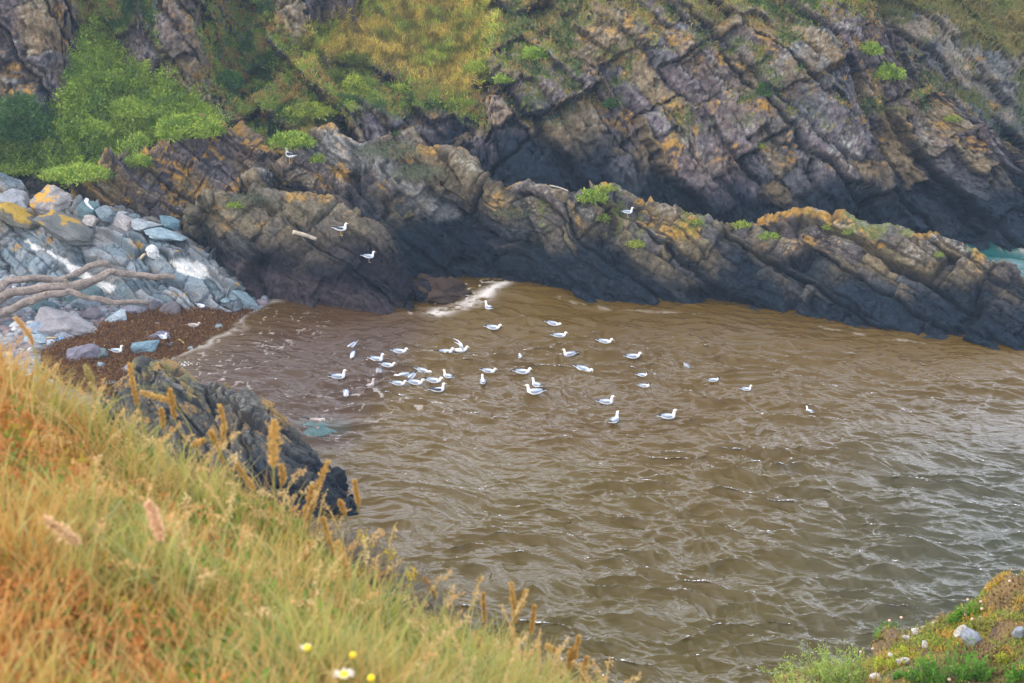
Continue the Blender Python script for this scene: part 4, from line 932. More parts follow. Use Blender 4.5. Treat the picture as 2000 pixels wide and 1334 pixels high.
def build_gull(pose, plum, stand):
    key = (pose, plum, stand)
    root = bpy.data.objects.new('gull', None); SC.collection.objects.link(root); root.empty_display_size = .1
    bodym = {'adult': M_gw, 'dark': M_gw, 'young': M_young, 'hood': M_gw}[plum]; wingm = {'adult': M_gg, 'dark': M_gd, 'young': M_gb, 'hood': M_gg}[plum]
    lift = .17 if stand else -.012; pit = {'drink': .16, 'dab': .55}.get(pose, 0); nk = NECK['drink' if pose in ('dab',) else ('low' if pose == 'wings' else pose)]
    base = [(-.27, .105, .028, .007), (-.21, .092, .036, .016), (-.14, .074, .060, .042), (-.05, .060, .083, .064), (.04, .055, .086, .070), (.10, .062, .075, .068)]
    rings = [(x, 0, z, a, b) for x, z, a, b in base] + [(x, 0, z, a, b) for x, z, a, b in nk]
    def tf(L):
        L = [list(r) for r in L]
        for r in L:
            x, z = r[0], r[2]
            if pit: c, s_ = math.cos(pit), math.sin(pit); x, z = x * c + (z - .06) * s_, .06 - x * s_ + (z - .06) * c
            r[0], r[2] = x, z + lift
        return L
    loft('body', tf(rings), bodym, root)
    hx, hz = nk[-1][0], nk[-1][1]; px_, pz_ = nk[-3][0], nk[-3][1]; d = np.array([hx - px_, hz - pz_]); d /= np.linalg.norm(d)
    loft('bill', tf([(hx - d[0] * .01, 0, hz - d[1] * .01, .011, .012), (hx + d[0] * .025, 0, hz + d[1] * .025, .008, .011), (hx + d[0] * .045, 0, hz + d[1] * .045 - .003, .005, .008), (hx + d[0] * .055, 0, hz + d[1] * .055 - .008, .002, .003)]), M_bill if plum != 'hood' else M_leg, root, 8, 3)
    if plum == 'hood': loft('hood', tf([(nk[-3][0] - d[0] * .035, 0, nk[-3][1] - d[1] * .035, .034, .036), (nk[-3][0], 0, nk[-3][1], .041, .042), (nk[-2][0], 0, nk[-2][1], .038, .037), (hx, 0, hz, .020, .020)]), M_gb if False else M_bk, root, 14, 4)
    for sd_ in (1, -1):
        ex, ez = nk[-2][0], nk[-2][1] + .008
        loft('eye', tf([(ex - .006, sd_ * .030, ez, .003, .003), (ex, sd_ * .032, ez, .006, .006), (ex + .006, sd_ * .030, ez, .003, .003)]), M_eye, root, 8, 2)
        if pose == 'wings':
            w_ = [(.09, sd_ * .05, .09, .03, .022), (.06, sd_ * .09, .16, .06, .014), (.03, sd_ * .14, .24, .058, .010), (-.03, sd_ * .17, .31, .045, .008), (-.12, sd_ * .17, .37, .024, .005), (-.19, sd_ * .16, .40, .006, .003)]
            w = loft('wing', tf(w_), bodym, root, 12, 5)
        else:
            w_ = [(.10, sd_ * .055, .085, .014, .02), (.06, sd_ * .066, .090, .028, .040), (-.03, sd_ * .062, .094, .034, .044), (-.12, sd_ * .044, .108, .030, .030), (-.19, sd_ * .028, .118, .018, .016), (-.235, sd_ * .018, .122, .008, .008)]
            w = loft('wing', tf(w_), wingm, root, 12, 5)
            loft('wing_tip', tf([(-.20, sd_ * .024, .122, .020, .018), (-.27, sd_ * .016, .131, .017, .012), (-.34, sd_ * .008, .142, .004, .004)]), M_bk, w, 8, 3)
        if stand:
            lm = M_legy if plum == 'dark' else M_leg
            lg = loft('leg', [(.012, sd_ * .034, .19, .016, .016), (.008, sd_ * .034, .12, .007, .007), (.0, sd_ * .034, .07, .006, .006), (.012, sd_ * .034, .012, .006, .006)], lm, root, 8, 3)
            loft('foot', [(-.004, sd_ * .034, .008, .006, .006), (.025, sd_ * .034, .007, .016, .005), (.058, sd_ * .034, .005, .028, .004), (.066, sd_ * .034, .004, .024, .003)], lm, lg, 8, 3)
    loft('tail', tf([(-.20, 0, .094, .034, .012), (-.27, 0, .106, .034, .007), (-.305, 0, .110, .034, .005)]), bodym if plum != 'young' else M_gb, root, 10, 3)
    return root
def copy_tree(o, parent=None):
    c = o.copy(); SC.collection.objects.link(c); c.parent = parent
    for ch in list(o.children): copy_tree(ch, c)
    return c
G_SWIM, G_BEACH = 'gulls swimming in the brown cove', 'gulls standing on the weedy beach'
DIR = dict(R=0, L=180, A=90, T=-90, AR=50, AL=130, TR=-40, TL=-140)
gl = [
 (687,680,'L','dab','adult',.95,'tail up gull dipping its bill at the upper left of the flock'),
 (689,692,'T','drink','adult',.8,'small hunched gull directly below the tail up gull at upper left'),
 (780,688,'R','low','adult',.95,'gull facing right alone above the left cluster, head lowered'),
 (736,705,'R','alert','adult',1.0,'upright gull facing right just above two touching gulls of the left cluster'),
 (757,715,'R','low','adult',.9,'gull facing right, second of the two touching gulls of the left cluster'),
 (740,729,'A','dab','adult',1.0,'gull with tail raised seen from behind, third in the touching trio of the left cluster'),
 (661,739,'R','alert','adult',1.05,'leftmost swimming gull facing right with a clear yellow bill'),
 (723,756,'AR','alert','young',.9,'greyish gull seen from behind with upright neck, below the left trio'),
 (676,773,'T','tuck','adult',.95,'squat white gull facing the camera at the lower left of the flock'),
 (788,734,'L','drink','adult',1.0,'left facing gull at the top of the dense knot of gulls'),
 (803,742,'L','dab','adult',.9,'tail up gull in the middle of the dense knot of gulls'),
 (778,752,'R','low','adult',.9,'right facing gull at the lower left of the dense knot'),
 (811,751,'R','low','adult',1.0,'right facing gull at the bottom of the dense knot'),
 (826,723,'R','drink','adult',.95,'gull facing right with bowed head just above the dense knot'),
 (847,750,'R','low','adult',1.0,'grey winged gull facing right directly above the dark backed swimmer'),
 (855,763,'R','alert','dark',1.0,'dark backed gull swimming at the lower right of the dense knot'),
 (875,741,'AL','alert','adult',.85,'gull seen from behind just right of the dense knot'),
 (870,687,'R','low','adult',1.0,'gull facing right with its bill against the wing raising gull'),
 (898,684,'R','wings','adult',1.0,'gull with both wings raised at the upper centre of the flock'),
 (954,605,'AL','alert','adult',.95,'gull farthest up the cove, neck upright beside the breaking wave'),
 (963,643,'R','low','adult',1.0,'gull facing right alone below the farthest gull'),
 (1080,636,'R','drink','adult',.95,'upper gull of the pair right of centre, head bowed'),
 (1092,656,'R','low','adult',.95,'lower gull of the pair right of centre'),
 (1112,690,'L','alert','adult',.95,'left facing gull below the pair right of centre'),
 (1016,698,'A','tuck','adult',.62,'tiny gull seen end on in the middle of the flock'),
 (954,727,'R','low','adult',.9,'right facing gull above an upright gull seen from behind, at flock centre'),
 (1020,728,'R','low','adult',1.0,'right facing gull directly below the tiny end on gull'),
 (943,749,'A','alert','adult',.9,'upright gull seen from behind at flock centre'),
 (1048,754,'AL','alert','adult',.9,'upright gull just above the large left facing gull'),
 (1139,726,'R','drink','adult',1.05,'gull facing right with head bowed low, right of the flock centre'),
 (1044,773,'L','alert','adult',1.15,'large left facing gull at the bottom centre of the flock'),
 (1181,672,'R','low','adult',.95,'black tailed gull facing right at the upper right of the flock'),
 (1236,696,'R','low','adult',1.0,'gull facing right at the right side, below the black tailed gull'),
 (1341,715,'AR','dab','adult',.9,'plump tail up gull alone at right'),
 (1254,737,'R','low','hood',.68,'upper small dark headed gull of the close pair at right'),
 (1258,753,'R','low','hood',.72,'lower small dark headed gull of the close pair at right'),
 (1393,744,'R','low','hood',.72,'small dark headed gull alone to the right of the plump tail up gull'),
 (1184,784,'R','alert','adult',1.0,'upright gull facing right above the two nearest gulls'),
 (1200,824,'AR','alert','adult',1.05,'nearest gull, swimming away with its neck upright'),
 (1305,814,'R','alert','adult',1.05,'gull facing right level with the nearest gull, further to the right'),
 (1458,761,'R','alert','adult',.68,'small gull with a raised head, second from the right end'),
 (1581,806,'AL','alert','adult',.62,'rightmost small gull, farthest from the flock'),
]
def water_z(x, y): return 0.0
wP = [q for q in SURF if q[5] == 'water'][0][0]
core = (wP[:, 0] > -12) & (wP[:, 0] < 19) & (wP[:, 1] > 29) & (wP[:, 1] < 60); wC = wP[core]
def place(key, loc, ang, sc, label, group):
    if key not in GC: GC[key] = build_gull(*key); r = GC[key]
    else: r = copy_tree(GC[key])
    r.location = loc; r.rotation_euler = (0, 0, R_(ang)); r.scale = (sc,) * 3
    r['label'] = label; r['category'] = 'gull'
    if group: r['group'] = group
    elif 'group' in r: del r['group']
    return r
rg = random.Random(4)
for (x, y, dr, pose, plum, sc, lab) in gl:
    p = Z(x, y - 1, .02); k = np.argmin((wC[:, 0] - p[0]) ** 2 + (wC[:, 1] - p[1]) ** 2); m = (abs(wC[:, 0] - p[0]) < .22) & (abs(wC[:, 1] - p[1]) < .22)
    p[2] = wC[m, 2].mean() if m.any() else wC[k, 2]
    place((pose, plum, False), p, DIR[dr] + rg.uniform(-14, 14), sc * 1.02, lab, G_SWIM)
for (x, y, dr, pose, plum, sc, lab, sf, grp) in [
 (391, 608, 'TR', 'preen', 'adult', .78, 'smallest beach gull, farthest up the seaweed with head turned down', ('beach',), G_BEACH),
 (380, 647, 'R', 'low', 'young', .82, 'pale brown young gull standing at the swash edge below the smallest beach gull', ('beach',), G_BEACH),
 (322, 671, 'TR', 'alert', 'adult', .85, 'upright beach gull beside the flat purple slab', ('beach',), G_BEACH),
 (231, 698, 'R', 'alert', 'adult', .88, 'grey winged gull standing at the lower edge of the seaweed', ('beach',), G_BEACH),
 (616, 836, 'R', 'preen', 'young', .95, 'brown young gull preening on the turquoise awash rock', ('water', 'awash_rock'), None),
 (667, 458, 'R', 'alert', 'dark', 1.05, 'black backed gull standing on top of the brown boulder mass', ('boulder_mass',), None),
 (719, 512, 'R', 'alert', 'adult', .92, 'pale grey gull standing on the lower shoulder of the brown boulder mass', ('boulder_mass',), None),
 (568, 332, 'AL', 'alert', 'dark', 1.35, 'large dark backed gull seen from behind in the green gap left of the ridge', None, None),
 (1228, 424, 'R', 'alert', 'adult', .85, 'lone gull perched on the lichen crest of the ridge', ('rock_ridge',), None)]:
    p, _ = at(x, y, sf); place((pose, plum, True), p + [0, -.1 if sf is None else 0, .30 if sf is None else .05 if sf == ('beach',) else .0 if plum != 'young' or (sf and sf[0] == 'beach') else .03], DIR[dr], sc, lab, grp)
# ================================================================== FOREGROUND GRASS BANK
bank = [q for q in SURF if q[5] == 'bank'][0]; gP, gN, gx, gy, gd, _ = bank
rng = np.random.RandomState(12)
M_grass = mat_attr('grass_blade', .6, 0, 0, 0, transl=.35, spec=.25)
row = np.repeat(np.linspace(0, 1, 260), 260)
frontm = (gy < 1520) & (gx > -160) & (gx < 1350) & (gN[:, 2] > .35) & (gP[:, 2] > 14)
def blades(name, base, L, Wd, col, tipcol, lean, rng, seg=4, mat=None, curl=.6, parent=None):
    n = len(base); L = np.broadcast_to(L, n) * (.55 + .9 * rng.rand(n)); Wd = np.broadcast_to(Wd, n) * (.6 + .8 * rng.rand(n))
    az = rng.rand(n) * 6.283; h = np.stack([np.cos(az), np.sin(az), az * 0], 1) + np.array(lean); h[:, 2] = 0
    bend = (.25 + curl * rng.rand(n)); t = np.linspace(0, 1, seg + 1)
    side = np.stack([-np.sin(az + rng.randn(n) * .7), np.cos(az), az * 0], 1)
    V = []
    for k, tt in enumerate(t):
        c = base + np.array([0, 0, 1]) * (L * (tt - .45 * bend * tt * tt))[:, None] + h * (L * bend * tt ** 1.8)[:, None]
        wv = side * (Wd * .5 * (1 - tt ** 1.6) + .0003)[:, None]; V += [c - wv, c + wv]
    V = np.stack(V, 1); m = 2 * (seg + 1)
    Fq = np.array([(2 * k, 2 * k + 1, 2 * k + 3, 2 * k + 2) for k in range(seg)])
    Fq = (Fq[None] + (np.arange(n) * m)[:, None, None]).reshape(-1, 4)
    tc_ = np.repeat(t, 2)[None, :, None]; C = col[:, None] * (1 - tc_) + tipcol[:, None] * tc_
    return mesh_np(name, V.reshape(-1, 3), Fq, mat or M_grass, parent, cols=C.reshape(-1, 3))
w0 = frontm * (1 / np.maximum(gd, 1) ** .3); k = pick(w0, 46000, rng); b = gP[k] + rng.randn(len(k), 3) * [.012, .012, 0]; X_, Y_ = gx[k], gy[k]
na = fbm(b, 2.2, 4, 801); nb = fbm(b, 7, 3, 802)
rust = sstep(420, 0, X_ + (na - .5) * 600 - (Y_ - 1000) * .1) * .8 + sstep(.60, .72, na) * .25
rust = np.clip(rust * .9 + (nb - .5) * 1.6, 0, 1) * (rng.rand(len(k)) < .85)
straw = sstep(.52, .68, nb * .6 + rng.rand(len(k)) * .5)
green = lerp((.08, .18, .025), (.32, .44, .07), rng.rand(len(k)) ** 1.2); green = lerp(green, (.16, .30, .16), (rng.rand(len(k)) < .12) * .8)
c = lerp(green, (.50, .38, .12), straw * .7); c = lerp(c, (.48, .18, .02), rust * .95)
tip = lerp(c * 1.15, (.60, .42, .15), .35 * np.ones(len(k)))
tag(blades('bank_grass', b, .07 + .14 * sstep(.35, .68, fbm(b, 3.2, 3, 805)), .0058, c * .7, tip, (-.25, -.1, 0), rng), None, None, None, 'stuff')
# fine straw culms
k = pick(w0, 9000, rng); c = lerp((.55, .40, .14), (.50, .26, .07), rng.rand(len(k)))
tag(blades('straw_stems', gP[k], .17, .0022, c, c * 1.1, (-.1, 0, 0), rng, 4, curl=.35), None, None, None, 'stuff')
# rusty seed panicles of the dock and hair grass on the left
wr = w0 * (sstep(520, 0, gx + (fbm(gP, 1.6, 3, 803) - .5) * 600) + .03); k = pick(wr, 900, rng)
bs_ = gP[k]; hgt = .08 + .08 * rng.rand(len(k)); n = 46; a = np.repeat(np.arange(len(k)), n); tt = rng.rand(len(a))
q = bs_[a] + np.stack([rng.randn(len(a)) * .014 * (1.2 - tt * .7), rng.randn(len(a)) * .014 * (1.2 - tt * .7), hgt[a] * (.45 + .6 * tt)], 1) + np.stack([-.05 * tt, 0 * tt, 0 * tt], 1)
c = lerp((.42, .14, .03), (.62, .30, .09), rng.rand(len(a)) * .6 + .4 * rng.rand(len(k))[a])
tag(leaves('rusty_panicles', q, rnd_unit(len(q), rng, .5), .014, .007, c, rng, .8, mat=M_leaf, spread=.002), None, None, None, 'stuff')
# small leaves and buds low in the sward
k = pick(w0, 42000, rng); nb = fbm(gP[k], 5, 3, 812); c = lerp((.10, .20, .03), (.28, .36, .06), rng.rand(len(k))); c = lerp(c, (.55, .38, .04), sstep(.60, .70, nb) * .8)
tag(leaves('low_herbs', gP[k] + np.array([0, 0, 1]) * (rng.rand(len(k)) * .09)[:, None], gN[k], .026, .010, c, rng, 1, spread=.008), None, None, None, 'stuff')
# thin nodding grasses among the blades
n = 420; k = pick(w0 * (.3 + (gx > 150)) * (gd > 3.4) * (1 + 3 * (gd > 4.6)), n, rng); b0 = gP[k]; h = .17 + .21 * rng.rand(n) ** 1.5; az = rng.rand(n) * 6.28; ln = np.stack([np.cos(az) * .5 - .2, np.sin(az) * .4, az * 0], 1)
def cur(t): return b0 + np.array([0, 0, 1]) * (h * (t - .22 * t ** 3))[:, None] + ln * (h * t ** 2.2)[:, None]
tt = np.linspace(0, 1, 7); V = np.stack([cur(t) + [sgn * .0011, 0, 0] for t in tt for sgn in (-1, 1)], 1); Fq = np.array([(2 * q, 2 * q + 1, 2 * q + 3, 2 * q + 2) for q in range(6)])
c = lerp((.60, .44, .18), (.46, .42, .12), rng.rand(n))
tag(mesh_np('fine_stems', V.reshape(-1, 3), (Fq[None] + (np.arange(n) * 14)[:, None, None]).reshape(-1, 4), M_grass, cols=np.repeat(c, 14, 0)), None, None, None, 'stuff')
q = np.concatenate([cur(t) for t in np.linspace(.74, 1.0, 34)]); cc = np.tile(lerp((.66, .48, .22), (.60, .34, .12), rng.rand(n)), (34, 1)) * (.8 + .4 * rng.rand(len(q)))[:, None]
tag(leaves('fine_seed_heads', q, rnd_unit(len(q), rng, .3), .011, .0045, cc, rng, .4, mat=M_leaf, spread=.0025), None, None, None, 'stuff')
# ---- grass stalks with seed heads, one thing each
M_head = mat_attr('seed_head', .9, .003, 200, .3, 150, transl=.2, spec=.1)
def stalk(pts, hl, hw, lab, dep, col=(.58, .37, .12), name='grass_stalk', green=False):
    """pts in photo pixels from the root to the tip; hl = share of the stalk taken by the head"""
    W3 = [D(x, y, dep) for x, y in pts]; base = W3[0]; o = empty(name, base, 0, lab, 'grass stalk', 'seed heads standing above the grass bank')
    L = [p - base for p in W3]; n = len(L)
    tube_obj('stem', L, [.0022] * (n - 1) + [.0012], M_grass, o, (.40, .36, .10) if not green else (.28, .36, .10), 3, 0, 6, 6)
    K = np.arange(n); t = np.linspace(n - 1 - hl * (n - 1), n - 1, 40); C = smooth_interp(K, np.array(L), t)
    rg = np.random.RandomState(int(pts[0][0] * 3 + pts[-1][1])); m = 620; u = rg.rand(m); j = (u * 39).astype(int); prof = np.sin(np.pi * np.clip(u * .92 + .06, 0, 1)) ** .6 * (1 + .35 * np.sin(u * 21 + pts[0][0]))
    dirs = rnd_unit(m, rg, .2); Q = C[j] + dirs * (hw * prof * .5 * (.7 + .6 * rg.rand(m)))[:, None]
    T = np.gradient(C, axis=0)[j]; T /= np.linalg.norm(T, axis=1, keepdims=True)
    c = lerp(col, np.array(col) * 1.35, rg.rand(m))
    h = leaves('seed_head', Q, dirs * .5 + T * 2.2, .010, .0042, c, rg, .1, mat=M_head, parent=o, spread=.0006)
    return o
dm = 4.6
for a in [
 ([(292,900),(285,850),(268,790),(252,712)], .34, .010, 'leftmost stalk with an upright orange head beside the splash at the dark rock', 4.7),
 ([(400,960),(392,900),(372,840),(340,790),(276,766)], .28, .011, 'stalk whose orange head nods left over the dark rock', 4.7),
 ([(402,965),(372,880),(345,830),(332,762)], .26, .011, 'green stemmed stalk with upright head just right of the nodding one', 4.7),
 ([(330,900),(322,860),(315,800)], .3, .008, 'short stalk with a small upright head between the two tallest left stalks', 4.6),
 ([(420,960),(425,900),(438,840),(430,793)], .5, .010, 'stalk with a slender head curving over the middle of the dark rock', 4.7),
 ([(480,985),(440,900),(410,860),(378,868)], .25, .010, 'stalk with a horizontal head pointing left', 4.5),
 ([(450,990),(448,950),(420,862),(412,845)], .5, .010, 'stalk with a drooping head above the bend of the bank', 4.5),
 ([(536,1060),(536,980),(534,900),(536,825)], .38, .019, 'stalk with the broad blurred orange head in front of the dark rock', 3.4),
 ([(520,1050),(535,990),(552,940),(550,910)], .4, .010, 'stalk with a thin curved head right of the broad blurred head', 4.5),
 ([(560,1080),(520,990),(492,950),(462,908)], .4, .011, 'stalk leaning left with a tan head low against the dark rock', 4.4),
 ([(595,1110),(600,1050),(612,980),(640,902)], .42, .013, 'tall feathery orange stalk leaning right at the right end of the dark rock', 4.3),
 ([(590,1100),(592,1040),(600,1000),(608,950)], .5, .012, 'knobbly orange stalk directly below the tall feathery one', 4.3),
 ([(704,1080),(702,1030),(700,985),(692,940)], .36, .008, 'thin stalk standing alone against the water right of the dark rock', 4.7),
 ([(700,1110),(690,1050),(672,1000),(664,980)], .4, .009, 'hooked stalk below the thin lone stalk', 4.7),
 ([(655,1200),(660,1120),(648,1070),(630,1012)], .45, .013, 'tan stalk leaning left over the dry grey twigs', 4.3),
 ([(668,1230),(680,1160),(676,1110),(660,1060)], .5, .018, 'thick orange stalk cluster in front of the grey twigs', 4.0),
 ([(600,1190),(605,1130),(600,1090),(602,1060)], .5, .013, 'stalk with a brown head beneath the feathery orange one', 4.0),
 ([(858,1290),(858,1220),(850,1165),(828,1130)], .42, .011, 'stalk with a head nodding left at the edge of the dry twigs', 4.6),
 ([(885,1310),(885,1260),(876,1220),(868,1185)], .5, .012, 'upright orange stalk just right of the nodding one', 4.5),
 ([(948,1290),(947,1240),(944,1160)], .4, .007, 'thin dark stalk standing alone left of the forked pair', 4.7),
 ([(1000,1330),(1004,1260),(1005,1210),(999,1140)], .38, .012, 'left stalk of the forked pair against the water', 4.7),
 ([(970,1320),(985,1270),(1005,1210),(1028,1155)], .36, .010, 'right stalk of the forked pair against the water', 4.7),
 ([(1030,1310),(1036,1250),(1044,1185)], .4, .008, 'slim stalk right of the forked pair', 4.7),
 ([(1002,1330),(1004,1290),(1003,1232)], .5, .011, 'short stalk under the forked pair', 4.6),
 ([(930,1334),(930,1300),(936,1250)], .5, .011, 'short blurred stalk left below the forked pair', 4.2),
 ([(1046,1360),(1052,1310),(1050,1252)], .5, .009, 'slender stalk between the forked pair and the right corner tuft', 4.6),
 ([(1090,1350),(1096,1300),(1088,1276),(1068,1262)], .42, .012, 'stalk with a fat head nodding left in the lower right tuft', 4.5),
 ([(1120,1360),(1118,1310),(1130,1244)], .4, .009, 'tallest stalk of the lower right tuft', 4.5),
 ([(1105,1370),(1110,1320),(1115,1268)], .45, .009, 'middle stalk of the lower right tuft', 4.5),
 ([(1140,1370),(1138,1330),(1146,1284)], .5, .009, 'rightmost stalk of the lower right tuft', 4.5),
 ([(1095,1380),(1100,1340),(1086,1302)], .5, .010, 'lowest stalk of the lower right tuft', 4.4),
 ([(340,1180),(330,1110),(310,1040),(292,985)], .42, .016, 'pale pink blurred head in the middle of the grass bank', 2.9, (.72, .48, .28)),
 ([(190,1150),(165,1080),(140,1050),(90,1015)], .5, .013, 'pale drooping blurred head at the left of the grass bank', 2.9, (.66, .45, .24)),
 ([(75,760),(72,710),(60,660),(32,622)], .42, .008, 'thin blurred tan stalk over the shingle at the far left', 4.4, (.60, .40, .18)),
 ([(180,800),(182,765),(178,742),(168,716)], .4, .008, 'blurred yellowish stalk over the seaweed at left', 4.4, (.45, .36, .14)),
 ([(500,1180),(470,1140),(420,1060),(405,1040)], .3, .010, 'short tan head lying in the green grass', 3.6, (.60, .40, .16)),
]:
    stalk(a[0], a[1], a[2], a[3], a[4], *(a[5:6]))
# ---- daisies at the bottom
M_petal = mat_plain('petal_white', (.60, .53, .42), .7, .1, 60); M_disc = mat_plain('disc_yellow', (.80, .55, .02), .8, .15, 120, .002)
for i, (x, y, r, pet, lab) in enumerate([
 (558,1252,11,0,'small yellow flower head, leftmost of the row at the bottom'), (600,1265,14,1,'yellow daisy with thin pale petals right of the leftmost flower head'),
 (613,1288,12,1,'cream daisy just below the yellow daisy'), (689,1279,13,0,'bright yellow flower head without petals'),
 (672,1318,17,2,'large white daisy at the bottom edge'), (812,1304,15,2,'white daisy farthest right at the bottom edge'), (725,1324,14,0,'orange yellow flower head between the two white daisies'),
 (640,1140,7,0,'small pale flower bud higher up near the grey twigs')]):
    sq, _ = at(x, y, ('bank',)); p = D(x, y, sq[1] - .85); rr_ = r * proj(p)[2] / F * .9
    o = empty('daisy', p, 0, lab, 'daisy', 'yellow centred daisies in the grass')
    loft('disc', [(0, 0, -rr_ * .25, rr_ * .3, rr_ * .3), (0, -rr_ * .1, 0, rr_ * .62, rr_ * .62), (0, -rr_ * .25, rr_ * .25, rr_ * .5, rr_ * .5), (0, -rr_ * .3, rr_ * .38, rr_ * .05, rr_ * .05)], M_disc, o, 12, 3)
    if pet:
        for q in range(13 if pet == 2 else 7):
            a = q * 6.283 / (13 if pet == 2 else 11) + 1.2; e = np.array([math.cos(a), math.sin(a) * .8, .15 + .15 * math.sin(q * 2.3)]); s_ = np.array([-math.sin(a), math.cos(a), 0])
            L = rr_ * (1.55 if pet == 2 else 1.25); b0 = e * rr_ * .5
            mesh_np('petal', [b0 - s_ * rr_ * .1, e * L * .7 - s_ * rr_ * .22, e * L, e * L * .7 + s_ * rr_ * .22, b0 + s_ * rr_ * .1], [(0, 1, 2, 3, 4)], M_petal, o, smooth=False)
    gz = 16.6
    tube_obj('stem', [(0, 0, -rr_ * .2), (.01, .01, -.08), (.015, .015, -.2)], [.0016, .0018, .002], M_grass, o, (.25, .33, .08), i, 0, 6)
# ---- dry grey twiggy shrub at the lip with yellow lichen tufts
rng = np.random.RandomState(31)
o = empty('dry_shrub', D(740, 1240, 4.75), 0, 'dry tangled shrub of grey twigs with yellow tufts at the lip of the grass bank', 'shrub'); org = np.array(o.location)
V, Fc = [], []
cent = [(640,1060,40,60),(690,1090,60,70),(740,1140,70,80),(800,1180,60,70),(860,1240,60,60),(930,1290,60,50),(1000,1320,60,40)]
def twig(a, d, L, r, lev):
    b = a + d * L; base = len(V); u = np.cross(d, [0, 1, .2]); u /= np.linalg.norm(u) + 1e-9; v = np.cross(d, u)
    for P0_, rr in ((a, r), (b, r * .55)):
        for q in range(3): an = q * 2.094; V.append(P0_ + (u * math.cos(an) + v * math.sin(an)) * rr)
    for q in range(3): Fc.append((base + q, base + (q + 1) % 3, base + 3 + (q + 1) % 3, base + 3 + q))
    if lev:
        for _ in range(3):
            nd = d + rng.randn(3) * .65; nd /= np.linalg.norm(nd); twig(a + d * L * rng.uniform(.5, 1), nd, L * .72, r * .6, lev - 1)
tips = []
for (x, y, wx_, hy_) in cent:
    for _ in range(38):
        a = D(x + rng.uniform(-1, 1) * wx_, y + hy_ * .9 * rng.rand() + 20, 4.6 + rng.uniform(-.2, .12)) - org; d = np.array([rng.randn() * .6 + .2, rng.randn() * .4, .9]); d /= np.linalg.norm(d)
        twig(a, d, .06, .0036, 3); tips.append(a + d * .07 + rng.randn(3) * .03)
mesh_np('twigs', V, Fc, mat_plain('grey_twig', (.21, .18, .15), .9, .3, 50), o)
tips = np.array(tips)[rng.rand(len(tips)) < .16]; q = np.repeat(tips, 60, 0) + rng.randn(len(tips) * 60, 3) * .010
leaves('yellow_tufts', q, rnd_unit(len(q), rng), .009, .005, lerp((.55, .38, .02), (.70, .52, .05), rng.rand(len(q))), rng, .5, parent=o, spread=.001)
# ================================================================== RIGHT HAND SPUR
sp = [q for q in SURF if q[5] == 'turf_spur'][0]; spP, sN, sxp, syp, sdp, _ = sp
rng = np.random.RandomState(44)
ok = (sxp > 1420) & (sxp < 2100) & (syp < 1420) & (sN[:, 2] > .1) & (spP[:, 2] > 8) & (sdp < 17)
k = pick(ok * (SP_MASK + .08), 60000, rng); nb = fbm(spP[k], 3.2, 4, 821)
c = lerp((.30, .19, .07), (.22, .25, .05), sstep(.42, .6, nb)); c = lerp(c, (.58, .36, .04), sstep(.62, .70, nb)); c = lerp(c, (.30, .17, .10), (rng.rand(len(k)) < .2) * .8)
nh = fbm(spP[k], 6, 3, 822); c = c * (.55 + .9 * rng.rand(len(k)))[:, None]; c = lerp(c, (.42, .25, .10), (rng.rand(len(k)) < .3) * .7)
tag(blades('spur_turf', spP[k], .018 + .06 * sstep(.45, .7, nh), .007, c * .5, c * 1.2, (0, 0, 0), rng, 2, curl=.7), None, None, None, 'stuff')
k = pick(ok * sstep(.45, .6, fbm(spP, 1.8, 3, 823)), 26000, rng); c = lerp((.14, .24, .03), (.40, .38, .06), rng.rand(len(k))); c = lerp(c, (.55, .30, .05), (fbm(spP[k], 5, 3, 824) > .55) * .8)
tag(leaves('spur_herbs', spP[k] + np.array([0, 0, 1]) * (rng.rand(len(k)) * .025)[:, None], sN[k], .032, .011, c, rng, 1, spread=.015), None, None, None, 'stuff')
